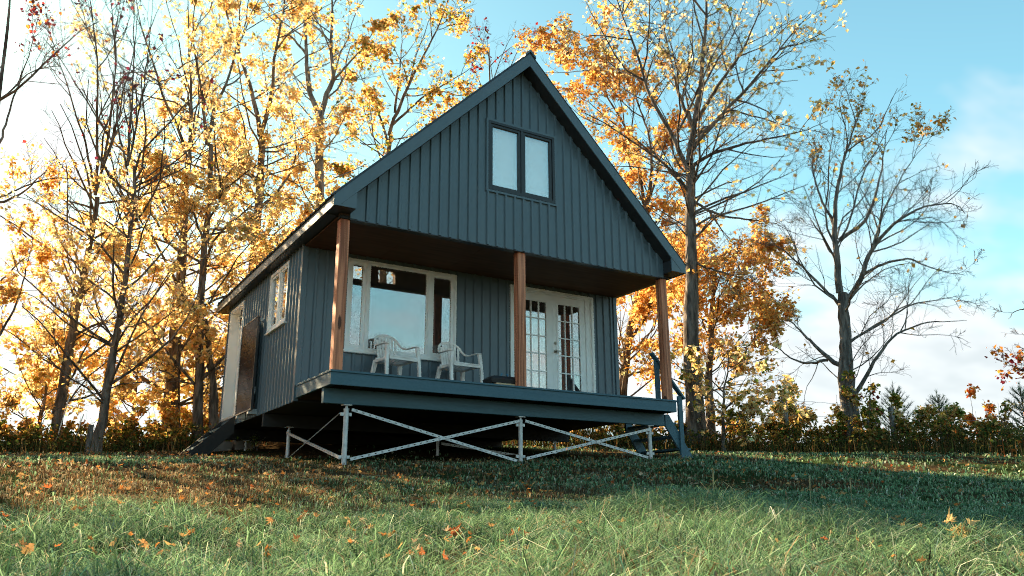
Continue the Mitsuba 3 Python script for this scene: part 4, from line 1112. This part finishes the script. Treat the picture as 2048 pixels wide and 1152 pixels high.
def young(x, y, h, w, seed, label, spec):
    g = float(gz(x, y))
    r = np.random.default_rng(seed)
    limbs = [([(x, y, g), (x + .1, y, g + h * .4), (x + .05, y + .1, g + h)], .055, .012)]
    for i in range(5):
        a = i * 1.26 + r.uniform(0, 1)
        z = g + h * r.uniform(.15, .6)
        limbs.append(([(x + .05, y, z), (x + .5 * w * math.cos(a), y + .5 * w * math.sin(a), z + .35), (x + w * math.cos(a), y + w * math.sin(a), z + .55)], .025, .008))
    tree('young_maple', label, 'tree', limbs, seed, 'm_bark_dark', cst(*spec), .12, 4.2, lambda p: .9 + 0 * p[:, 2], sizes=(8, 6, 5), lens=(.7, .55, .55), trunk_t0=(.15, 3.0), limb_len=2.0)


YS = ((YELLOW, 5), (GOLD, 6), (OLIVE, 1), (ORANGE, 1))
young(-3.1, 8.6, 3.2, 1.5, 511, 'young yellow maple behind the foot of the leaning slender tree', YS)
young(-1.3, 9.6, 3.8, 1.6, 512, 'young yellow maple between the slender trees and the dark trunked maple', YS)
young(.4, 10.4, 3.4, 1.5, 513, 'young yellow maple seen low behind the twin trunked maple', YS)
young(-5.0, 7.6, 3.0, 1.4, 514, 'young orange maple at the left edge, under the red tipped tree', ((ORANGE, 5), (GOLD, 5), (RUST, 1)))
young(8.3, 6.4, 3.6, 1.5, 515, 'young golden maple behind the cabin, seen between its wall and the right porch post', YS)

# ------------------------------------------------------------------ hedges and undergrowth


def shrub(name, label, x, y, h, w, seed, colours, leaf=.085, per=3.0, stems=7, bark='m_bark_dark', group=None, category='shrub', dens=.9, lens=(.45, .55, .55), twig=(8, 5, 4)):
    rng = np.random.default_rng(seed)
    g = float(gz(x, y))
    limbs = []
    for i in range(stems):
        a = rng.uniform(0, 2 * np.pi)
        q = math.sqrt(rng.random()) * w
        top = h * rng.uniform(.62, 1.0) * (1 - .35 * (q / w) ** 2)
        dx, dy = q * math.cos(a), q * math.sin(a)
        limbs.append(([(x + .15 * dx, y + .15 * dy, g - .1), (x + .45 * dx, y + .45 * dy, g + .4 * top), (x + .85 * dx, y + .85 * dy, g + .75 * top), (x + dx, y + dy, g + top)], .022, .006))
    return tree(name, label, category, limbs, seed, bark, colours, leaf, per, lambda p: dens + 0 * p[:, 2], sizes=twig, lens=lens, start=.12, group=group, limb_len=min(1.0, .6 * h), sides=(5, 3, 3, 3), spread=(35, 80), crown_name='leaves')


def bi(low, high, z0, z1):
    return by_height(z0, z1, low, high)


SHADE_MIX = ((GREEN, 2.5), (OLIVE, 4), (TAN, 3), (RUST, 1), (GOLD, 1.5))  # dark leaf mix, paints the shade low in the shrubs
ORD = ['first', 'second', 'third', 'fourth', 'fifth', 'sixth', 'seventh', 'eighth', 'ninth']
spots_r = [(10.35, 3.75, 1.5), (11.0, 3.1, 1.5), (11.75, 2.6, 1.9), (12.35, 2.0, 1.6), (12.75, 1.2, 1.5), (13.3, .45, 1.45), (13.5, -.35, 1.35), (13.9, -1.1, 1.3), (14.1, -2.0, 1.25)]
back_r = [(11.6, 4.2, 1.7), (12.6, 3.4, 2.1), (13.2, 2.5, 1.9), (14.0, 1.5, 1.7), (14.6, .2, 1.7)]
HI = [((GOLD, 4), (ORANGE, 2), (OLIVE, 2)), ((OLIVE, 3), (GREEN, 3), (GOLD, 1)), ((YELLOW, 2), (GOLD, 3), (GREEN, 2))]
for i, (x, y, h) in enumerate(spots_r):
    shrub('hedge_shrub', f'{ORD[i]} shrub from the left in the front row of the right hedge', x, y, h * .88, .8, 300 + i, bi(SHADE_MIX, HI[i % 3], -.05, .55), per=7, group='front row of the hedge on the right')
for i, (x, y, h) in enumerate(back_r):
    shrub('hedge_shrub', f'{ORD[i]} shrub from the left in the back row of the right hedge', x, y, h * .9, .85, 320 + i, bi(SHADE_MIX, HI[(i + 1) % 3], -.05, .55), per=6, group='back row of the hedge on the right')
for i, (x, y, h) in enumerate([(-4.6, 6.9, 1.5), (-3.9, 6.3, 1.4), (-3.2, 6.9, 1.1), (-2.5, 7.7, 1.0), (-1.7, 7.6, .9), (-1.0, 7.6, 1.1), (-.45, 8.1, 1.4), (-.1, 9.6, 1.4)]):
    shrub('understory_shrub', f'{ORD[i]} low shrub from the left under the trees left of the cabin', x, y, h, .7, 340 + i, bi(SHADE_MIX, ((GOLD, 3), (ORANGE, 3), (OLIVE, 2), (RUST, 1)), -.4, .3), per=6, group='low shrubs under the left trees')
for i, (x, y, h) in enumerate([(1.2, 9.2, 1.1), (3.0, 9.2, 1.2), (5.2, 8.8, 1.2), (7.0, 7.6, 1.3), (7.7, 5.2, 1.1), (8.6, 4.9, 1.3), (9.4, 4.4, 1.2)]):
    shrub('rear_shrub', f'{ORD[i]} leafy shrub from the left behind the cabin, seen below its floor', x, y, h, .8, 360 + i, bi(SHADE_MIX, ((GOLD, 3), (ORANGE, 2), (GREEN, 2), (OLIVE, 2)), -.3, .35), per=6, group='shrubs behind the cabin')
shrub('golden_shrub', 'wide pale golden shrub at the right end of the hedge', 14.6, -.75, 1.45, .95, 381, cst((YELLOW, 4), (TAN, 4), (GOLD, 3), (OLIVE, 2)), leaf=.07, per=5, stems=11)
shrub('orange_sapling', 'bright orange red sapling standing up out of the golden shrub at the right', 14.95, -.25, 1.75, .28, 382, cst(((.66, .17, .04), 4), (ORANGE, 5)), leaf=.085, per=5.5, stems=6)
shrub('small_weed', 'small green weed beside the concrete block under the cabin', .5, 5.75, .4, .2, 383, cst((GREEN, 4), (OLIVE, 2)), leaf=.05, per=2, stems=5, category='weed', twig=(6, 4, 2))
# a climber on the bare tree's foot
b0 = LIMBS['bare'][0][0][0]
shrub('climbing_vine', 'green and orange climbing vine around the foot of the bare tree', b0[0] - .15, b0[1] - .45, 2.1, .55, 384, cst((GREEN, 3), (OLIVE, 3), (GOLD, 2), (RED, 1)), leaf=.10, per=2.0, stems=8, category='vine')


def pine(label, x, y, h, seed):
    rng = np.random.default_rng(seed)
    g = float(gz(x, y))
    t = thing('pine_sapling', label, 'pine tree')
    c, L = resample([(x, y, g - .1), (x + .02, y, g + h * .5), (x, y, g + h)], 10)
    add('trunk', tubes(c[None], np.linspace(.03, .006, 10)[None], 6), 'm_bark_dark', t, smooth=True)
    P, lens = [], []
    for z in np.arange(.2, .97, .11):
        for a in rng.uniform(0, 2 * np.pi) + np.arange(6) * np.pi / 3 + rng.normal(size=6) * .2:
            l = (1.02 - z) * h * .48 + .10
            d = np.array([math.cos(a), math.sin(a), .55 + .5 * z])
            p0 = np.array([x, y, g + h * z])
            P.append([p0 + d / np.linalg.norm(d) * l * s + np.array([0, 0, .12 * l * s * s]) for s in np.linspace(0, 1, 6)])
            lens.append(l)
    P.append([np.array([x, y, g + h * s]) for s in np.linspace(.72, 1.06, 6)])
    lens.append(.4)
    P = np.array(P)
    add('branches', tubes(P, np.broadcast_to(np.linspace(.010, .003, 6), (len(P), 6)), 4), 'm_bark_dark', t, smooth=True)
    src = np.repeat(np.arange(len(P)), (np.array(lens) * 200).astype(int))
    p, d = pick(P[src], .2 + .8 * rng.random(len(src)))
    v = rng.normal(size=p.shape) * .55 + d * 1.0 + np.array([0, 0, .15])
    v /= np.linalg.norm(v, axis=1, keepdims=True)
    s = np.cross(v, rng.normal(size=v.shape))
    s /= np.linalg.norm(s, axis=1, keepdims=True)
    ln = rng.uniform(.07, .13, len(p))[:, None]
    q = np.stack([p - s * .004, p + s * .004, p + v * ln], 1).reshape(-1, 3)
    f = np.arange(len(q)).reshape(-1, 3)
    col = np.array([.055, .115, .075]) * np.clip(1 + .3 * rng.normal(size=(len(p), 1)), .4, 1.8)
    add('needles', (q, f), 'm_leaf', t, color=np.repeat(col, 3, 0), kind='stuff')


pine('blue green pine sapling right of the bare tree, tallest of the three', 14.6, 1.55, 1.62, 401)
pine('blue green pine sapling in the middle, left of the orange red sapling', 15.0, .72, 1.40, 402)
pine('pine sapling cut by the right edge of the picture', 15.2, -1.05, 1.5, 403)

# the line of trees goes on beyond the left edge of the picture
for i, (x, y, h, lab) in enumerate(((-9.3, 8.5, 11.0, 'broad golden tree left of the picture, nearest the red tipped tree'), (-9.8, 1.8, 10.0, 'broad orange tree left of the picture, beside the lawn'), (-10.5, -5.0, 9.0, 'broad golden tree left of the viewer'))):
    g = float(gz(x, y))
    r = np.random.default_rng(600 + i)
    limbs = [([(x, y, g), (x + .1, y, g + h * .45), (x, y + .1, g + h)], .22, .04)]
    for q in range(7):
        an = q * .9 + r.uniform(0, .8)
        z = g + h * r.uniform(.18, .6)
        limbs.append(([(x, y, z), (x + 1.3 * math.cos(an), y + 1.3 * math.sin(an), z + .9), (x + 2.8 * math.cos(an), y + 2.8 * math.sin(an), z + 1.8)], .08, .02))
    tree('broad_maple', lab, 'tree', limbs, 610 + i, 'm_bark_dark', cst((GOLD, 5), (ORANGE, 3), (OLIVE, 1)), .24, 5.0, lambda p: 1.0 + 0 * p[:, 2], sizes=(6, 5, 4), lens=(.7, .55, .55), trunk_t0=(.2, 2.0), sides=(7, 4, 3, 3))

# ------------------------------------------------------------------ fence


def fence_post(x, y, ztop, lean, label, r=.065):
    g = float(gz(x, y))
    c = np.array([(x, y, g - .3), (x + lean * .5, y, (g + ztop) / 2), (x + lean, y, ztop - .01), (x + lean, y, ztop)])
    rr = np.array([[r * 1.05, r, r * .96, .002]])
    k = add('fence_post', tubes(c[None], rr, 9), 'm_bark_grey', smooth=35)
    labels[k] = {'label': label, 'category': 'fence post'}
    return c[2]


tp = [fence_post(11.76, 2.48, .76, .01, 'tall weathered wooden fence post in the hedge, left of the bare tree'),
      fence_post(13.5, .95, .47, .0, 'wooden fence post between the bare tree and the pine saplings'),
      fence_post(14.3, .35, .30, .12, 'short leaning fence post stub between two pine saplings', .05)]
lp = fence_post(-2.25, 6.57, -.22, .0, 'dark wooden fence post under the trees on the left', .05)
for q, dz in enumerate((.10, .42)):
    pts = [(9.6, 4.4, float(gz(9.6, 4.4)) + .95 - dz), tuple(tp[0] - [0, .07, dz]), tuple(tp[1] - [0, .07, dz]), tuple(tp[2] - [0, .06, dz]), (16.0, -2.0, .0 - dz * .6)]
    c, _ = resample(pts, 40)
    k = add('fence_wire', tubes(c[None], np.full((1, 40), .004), 4), 'm_galv')
    labels[k] = {'label': ('upper' if q == 0 else 'lower') + ' strand of thin fence wire through the hedge on the right', 'category': 'wire'}
for (x, y, l, lab) in ((-2.80, 7.2, .17, 'thin white stake leaning beside the foot of the leaning slender tree'), (-2.45, 7.3, .10, 'second thin white stake, right of the first one under the left trees')):
    g = float(gz(x, y))
    k = add('marker_stake', tubes(np.array([[(x, y, g - .1), (x + l * .5, y, g + .5), (x + l, y, g + (1.1 if l > .12 else .75))]]), np.full((1, 3), .011), 6), 'm_white')
    labels[k] = {'label': lab, 'category': 'stake'}

# ------------------------------------------------------------------ grass and fallen leaves
rng = np.random.default_rng(900)


def wedge(n, d0, d1, half=37.5):
    d = np.sqrt(rng.uniform(d0 * d0, d1 * d1, n))
    a = YAW + np.radians(rng.uniform(-half, half, n))
    return EYE[0] + d * np.sin(a), EYE[1] + d * np.cos(a), d, a - YAW


def tallness(x, y, d, a):
    q = np.c_[x, y, 0 * x]
    edge = 6.4 + 1.3 * np.exp(-((a - .2) / .25) ** 2) - 3.5 * np.clip(a - .35, 0, 1) + 3.4 * (meshkit.fbm(q * .38, 3, 21) - .5) + 1.2 * (meshkit.fbm(q * 1.7, 2, 22) - .5)
    return np.clip((edge - d) / 1.3 + .5, 0, 1)


G0, G1, STRAW, BROWN = np.array([.050, .125, .050]), np.array([.245, .400, .225]), np.array([.42, .37, .25]), np.array([.14, .078, .032])


def blades(n, d0, d1, hscale, width, fine, tuft=0, spread=.04):
    """Curved grass blades. tuft: blades per tuft, leaning out of a common foot."""
    if tuft:
        tx, ty, _, _ = wedge(n // tuft, d0, d1)
        src = rng.integers(0, len(tx), n)
        th = rng.uniform(.45, 1.25, len(tx))[src]
        tone = rng.normal(size=len(tx))[src]
        off = rng.normal(size=(n, 2)) * spread
        x, y = tx[src] + off[:, 0], ty[src] + off[:, 1]
        d, a = np.hypot(x - EYE[0], y - EYE[1]), np.arctan2(x - EYE[0], y - EYE[1]) - YAW
    else:
        x, y, d, a = wedge(n, d0, d1)
        off, th, tone = rng.normal(size=(n, 2)), rng.uniform(.7, 1.1, n), rng.normal(size=n) * .4
    under = (x > -.1) & (x < W + .1) & (y > .9) & (y < YR + .3)
    q = np.c_[x, y, 0 * x]
    cl = meshkit.fbm(q * 2.3, 4, 31)
    big = meshkit.fbm(q * .42, 3, 33)
    tall = tallness(x, y, d, a)
    lawn = 1 - tall
    # brown, thin thatch around the cabin and on the left; greener to the right and far
    brown = np.clip((.46 - a * .9 + 2.6 * (big - .5)) * lawn + .9 * (big - .60), 0, 1)
    brown = np.where(d > 11.5, brown * np.clip(.75 - a * 2.2, 0, 1), brown)
    keep = (rng.random(n) < np.clip(1.75 * (cl - .18) * (1 - .45 * brown), .1, 1)) & ~(under & (rng.random(n) < .93))
    x, y, d, a, cl, tall, brown, th, tone, off = (v[keep] for v in (x, y, d, a, cl, tall, brown, th, tone, off))
    n = len(x)
    h = (.045 + .035 * rng.random(n) + tall * th * (.04 + .36 * np.clip(cl - .22, 0, 1) + .11 * np.exp(-((a - .17) / .20) ** 2)) * rng.uniform(.35, 1.0, n)) * hscale
    z = gz(x, y)
    az = np.arctan2(off[:, 1], off[:, 0]) + rng.normal(size=n) * .8 + .6 * (meshkit.noise(np.c_[x, y, 0 * x] * .7, 41) - .5)
    lean = np.minimum(np.abs(rng.normal(size=n)) * .45 + .2 + .6 * tall * rng.random(n), 1.25)
    dx, dy = np.cos(az), np.sin(az)
    w = width * rng.uniform(.45, 1.6, n)
    b = np.stack([x, y, z - .01], 1)
    f = np.stack([dx, dy, 0 * dx], 1)
    s = np.stack([-dy, dx, 0 * dx], 1) + .35 * rng.normal(size=(n, 3))
    up = np.array([0, 0, 1.0])
    H, l_ = h[:, None], lean[:, None]
    m = b + H * (.50 * up + .22 * l_ * f)
    m2 = b + H * (np.maximum(.84 - .14 * l_, .2) * up + .62 * l_ * f)
    t = b + H * (np.maximum(1.0 - .50 * l_, .08) * up + 1.12 * l_ * f)
    W_ = w[:, None] * s
    if fine:
        v = np.stack([b - W_, b + W_, m - W_ * .85, m + W_ * .85, m2 - W_ * .5, m2 + W_ * .5, t], 1)
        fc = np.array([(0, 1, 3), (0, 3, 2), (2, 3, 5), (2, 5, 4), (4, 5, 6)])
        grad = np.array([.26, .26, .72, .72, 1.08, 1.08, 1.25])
    else:
        m = (m + m2) / 2
        v = np.stack([b - W_, b + W_, m - W_ * .85, m + W_ * .85, t], 1)
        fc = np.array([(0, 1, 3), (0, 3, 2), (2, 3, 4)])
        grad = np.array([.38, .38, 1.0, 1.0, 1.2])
    nv = v.shape[1]
    fs = ((np.arange(n) * nv)[:, None, None] + fc[None]).reshape(-1, 3)
    r = np.clip(.5 + .22 * tone + .3 * rng.normal(size=n), 0, 1)[:, None]
    c = G0 + (G1 - G0) * r
    c = np.where(rng.random((n, 1)) < .10, np.array([.46, .52, .40]) * rng.uniform(.6, 1.2, (n, 1)), c)  # pale mint blades paint in the sunlit highlights
    c = np.where(rng.random((n, 1)) < .045, STRAW * rng.uniform(.6, 1.2, (n, 1)), c)
    c = np.where(rng.random((n, 1)) < brown[:, None] * .85, (BROWN + (STRAW - BROWN) * rng.random((n, 1)) ** 2 * .8) * rng.uniform(.5, 1.2, (n, 1)), c)
    c = c * np.clip(1 + .38 * rng.normal(size=(n, 1)), .3, 2.2)
    c = np.repeat(c, nv, 0).reshape(n, nv, 3) * grad[None, :, None]     # dull foot colour, darkened further to paint gap shade; tips brightened as if sunlit
    return v.reshape(-1, 3), fs, np.clip(c, 0, .9).reshape(-1, 3)


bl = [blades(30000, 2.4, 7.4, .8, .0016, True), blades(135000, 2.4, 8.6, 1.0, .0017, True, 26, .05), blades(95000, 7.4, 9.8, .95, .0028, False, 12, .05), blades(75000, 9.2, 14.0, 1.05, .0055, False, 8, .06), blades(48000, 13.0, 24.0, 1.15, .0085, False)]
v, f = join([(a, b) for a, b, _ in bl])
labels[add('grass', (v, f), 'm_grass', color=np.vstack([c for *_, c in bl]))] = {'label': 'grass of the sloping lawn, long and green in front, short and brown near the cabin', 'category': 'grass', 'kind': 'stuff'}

# weeds and dead stalks along the hedges
def stalks(x, y, h, width, cols, seed):
    r = np.random.default_rng(seed)
    n = len(x)
    z = gz(x, y)
    az = r.uniform(0, 2 * np.pi, n)
    f = np.stack([np.cos(az), np.sin(az), 0 * az], 1)
    s = np.stack([-np.sin(az), np.cos(az), 0 * az], 1)
    l = (.15 + .3 * r.random(n))[:, None]
    H = h[:, None]
    b = np.stack([x, y, z - .02], 1)
    m = b + H * (np.array([0, 0, .6]) + l * .4 * f)
    t = b + H * (np.array([0, 0, 1.0]) + l * f)
    w = (width * r.uniform(.5, 1.3, n))[:, None] * s
    v = np.stack([b - w, b + w, m - w * .8, m + w * .8, t], 1).reshape(-1, 3)
    fc = np.array([(0, 1, 3), (0, 3, 2), (2, 3, 4)])
    return v, ((np.arange(n) * 5)[:, None, None] + fc).reshape(-1, 3), np.repeat(cols, 5, 0)


def along(pts, n, spread, r):
    c, _ = resample([(a, b, 0) for a, b in pts], 200)
    i = r.integers(0, 200, n)
    return c[i, 0] + r.normal(size=n) * spread, c[i, 1] + r.normal(size=n) * spread


r2 = np.random.default_rng(55)
HEDGE_FEET = ([(8.6, 4.6), (10.3, 3.3), (12.2, 1.9), (13.2, .3), (13.7, -1.6), (14.2, -3.2)], [(-5.0, 5.8), (-3.2, 6.9), (-1.6, 7.6), (-.2, 7.8), (1.5, 8.6)], [(1, 8.8), (4, 8.8), (7, 7.0), (8.6, 5.0)])
sx, sy, sh, sc_ = [], [], [], []
for pts, n, sp, hh in (([(8.6, 4.6), (10.3, 3.3), (12.2, 1.9), (13.2, .3), (13.7, -1.6), (14.2, -3.2)], 8000, .5, .42), ([(-4.6, 6.0), (-3.2, 6.9), (-1.6, 7.6), (-.2, 7.8), (1.5, 8.6)], 5000, .45, .36), ([(1, 8.8), (4, 8.8), (7, 7.0), (8.6, 5.0)], 4500, .5, .7)):
    x, y = along(pts, n, sp, r2)
    sx.append(x), sy.append(y), sh.append(hh * r2.uniform(.35, 1.1, n))
    sc_.append(palette(r2, n, (((.10, .095, .035), 4), ((.055, .085, .028), 4), ((.22, .15, .07), 3), ((.13, .06, .025), 2))) * r2.uniform(.6, 1.2, (n, 1)))
v, f, c = stalks(np.concatenate(sx), np.concatenate(sy), np.concatenate(sh), .007, np.vstack(sc_), 56)

vs, fs, cs, at = [v], [f], [c], len(v)
for pts, n, sp, hh in zip(HEDGE_FEET, (11000, 6500, 4500), (.42, .42, .5), (.62, .5, .6)):
    x, y = along(pts, n, sp, r2)
    hump = hh * (.35 + 1.1 * meshkit.fbm(np.c_[x, y, 0 * x] * 1.4, 3, 61))
    p = np.c_[x, y, gz(x, y) + hump * r2.random(n) ** 1.3]
    cols = palette(r2, n, (((.060, .095, .026), 5), ((.13, .12, .035), 4), ((.26, .17, .06), 2), ((.30, .11, .025), 1.2)))
    v_, f_, c_ = leaf_mesh(p, .075, r2, cols)
    vs.append(v_), fs.append(f_ + at), cs.append(c_)
    at += len(v_)
v, f, c = np.vstack(vs), np.vstack(fs), np.vstack(cs)
labels[add('undergrowth', (v, f), 'm_grass', color=c)] = {'label': 'dark weeds and dry stalks growing along the foot of the hedges', 'category': 'undergrowth', 'kind': 'stuff'}

# leaf litter on the lawn
OUT = np.array([(0, -.06), (.10, .02), (.34, -.08), (.30, .10), (.50, .26), (.27, .30), (.34, .52), (.15, .47), (0, .86), (-.15, .47), (-.34, .52), (-.27, .30), (-.50, .26), (-.30, .10), (-.34, -.08), (-.10, .02)])


def maple_leaf(curl, seed):
    r = np.random.default_rng(seed)
    p = np.vstack([OUT * (1 + .08 * r.normal(size=OUT.shape)), [(0, .22)]])
    rr = np.hypot(p[:, 0], p[:, 1] - .22)
    z = curl * rr ** 2 * 1.6 + .10 * np.abs(p[:, 0]) + .05 * r.normal(size=len(p))
    v = np.c_[p, z]
    n = len(OUT)
    return v, np.array([(i, (i + 1) % n, n) for i in range(n)])


LV = [maple_leaf(c, s) for c, s in ((.5, 1), (-.5, 2), (.9, 3), (.2, 4), (-.9, 5), (.6, 6))]


def lay(x, y, lift, size, seed, tilt=.5):
    r = np.random.default_rng(seed)
    vs, fs, at = [], [], 0
    z = gz(x, y)
    for i in range(len(x)):
        v, f = LV[r.integers(len(LV))]
        R = trimesh.transformations.euler_matrix(r.normal() * tilt, r.normal() * tilt, r.uniform(0, 6.28))[:3, :3]
        vs.append(v @ R.T * size[i] + [x[i], y[i], z[i] + lift[i]])
        fs.append(f + at)
        at += len(v)
    return np.vstack(vs), np.vstack(fs)


LC = (((.56, .24, .07), 4), ((.46, .14, .05), 1.5), ((.42, .25, .11), 4), ((.55, .36, .15), 4), ((.24, .12, .06), 3), ((.50, .38, .25), 2))
x, y, d, a = wedge(7500, 4.2, 19, 37)
prob = np.clip(.95 - a * 1.15, .05, 1) * np.clip(.25 + 1.4 * (meshkit.fbm(np.c_[x, y, 0 * x] * .8, 3, 71) - .25), .05, 1)
k_ = (rng.random(len(x)) < prob * .85) & ~((x > .2) & (x < 6) & (y > 1.2) & (y < 6.3))
x, y, d, a = x[k_], y[k_], d[k_], a[k_]
lift = .025 + tallness(x, y, d, a) * .07 + .02 * rng.random(len(x))
v, f = lay(x, y, lift, .03 + .045 * rng.random(len(x)) ** 1.5, 72)
c = np.repeat(palette(rng, len(x), LC) * rng.uniform(.6, 1.2, (len(x), 1)), len(OUT) + 1, 0)
labels[add('leaf_litter', (v, f), 'm_dead_leaf', color=c)] = {'label': 'orange and brown fallen leaves strewn over the lawn, thickest on the left', 'category': 'fallen leaves', 'kind': 'stuff'}
# the leaves that show largest are things of their own
x, y, d, a = wedge(80, 4.2, 8.2, 30)
k_ = rng.random(80) < np.clip(.80 - a * .9, .15, 1)
x, y, d, a = x[k_], y[k_], d[k_], a[k_]
order = np.lexsort((a, np.digitize(d, (5.8, 7.1))))
x, y, d, a = x[order], y[order], d[order], a[order]
row = np.digitize(d, (5.8, 7.1))
tl = tallness(x, y, d, a)
NTH = ORD + ['tenth', 'eleventh', 'twelfth', 'thirteenth', 'fourteenth', 'fifteenth', 'sixteenth', 'seventeenth', 'eighteenth', 'nineteenth', 'twentieth'] + [f'{n}th' for n in range(21, 60)]
for i in range(len(x)):
    s = .045 + .04 * rng.random()
    v, f = lay(x[i:i + 1], y[i:i + 1], np.array([.03 + .07 * tl[i]]), np.array([s]), 1000 + i, .6)
    col = palette(rng, 1, LC[:4]) * rng.uniform(.8, 1.2)
    k = add('fallen_leaf', (v, f), 'm_dead_leaf', color=np.repeat(col, len(v), 0))
    labels[k] = {'label': f"{NTH[int((row[:i] == row[i]).sum())]} fallen maple leaf from the left in the {('nearest', 'middle', 'farthest')[row[i]]} band of the long grass", 'category': 'leaf', 'group': 'fallen maple leaves in the foreground grass'}

# a yellowed seedling and a few tall stems in the foreground
wx, wy = .93, -7.72
g = float(gz(wx, wy))
t = thing('seedling', 'pale yellow leafed seedling in the long grass at the lower right', 'seedling')
stems, LEAF = [], []
r3 = np.random.default_rng(88)
for i in range(7):
    an = r3.uniform(0, 6.28)
    l = r3.uniform(.0, .11)
    p1 = np.array([wx + .06 * math.cos(an), wy + .06 * math.sin(an), g + .12 + l])
    stems.append([(wx, wy, g - .02), ((wx + p1[0]) / 2, (wy + p1[1]) / 2, g + .16), tuple(p1)])
stems = np.array([resample(s, 8)[0] for s in stems])
add('stem', tubes(stems, np.broadcast_to(np.linspace(.004, .002, 8), (7, 8)), 5), 'm_bark_dark', t)
for i in range(7):
    for q in (5, 7):
        v0, f0 = LV[r3.integers(len(LV))]
        R = trimesh.transformations.euler_matrix(r3.normal() * .7 + .5, r3.normal() * .6, r3.uniform(0, 6.28))[:3, :3]
        k = add('leaf', (v0 @ R.T * r3.uniform(.05, .085) + stems[i, q], f0), 'm_dead_leaf', t, color=np.repeat(np.array([[.62, .46, .22]]) * r3.uniform(.7, 1.15), len(v0), 0))
for i, (px_, py_, hh) in enumerate(((1.62, -5.2, .42), (2.6, -5.4, .34), (3.3, -5.3, .3), (.9, -5.0, .3))):
    g = float(gz(px_, py_))
    c, _ = resample([(px_, py_, g - .03), (px_ + .01, py_, g + hh * .6), (px_ + .03, py_ + .01, g + hh)], 8)
    k = add('grass_stem', tubes(c[None], np.array([[.003, .003, .0028, .0025, .0025, .006, .007, .002]]), 5), 'm_stalk')
    labels[k] = {'label': ['tallest dry grass stem standing above the long grass at the lawn edge', 'second dry grass stem from the left that rises above the lawn edge', 'rightmost dry grass stem standing above the long grass', 'leftmost dry grass stem standing above the long grass'][i], 'category': 'grass stem'}
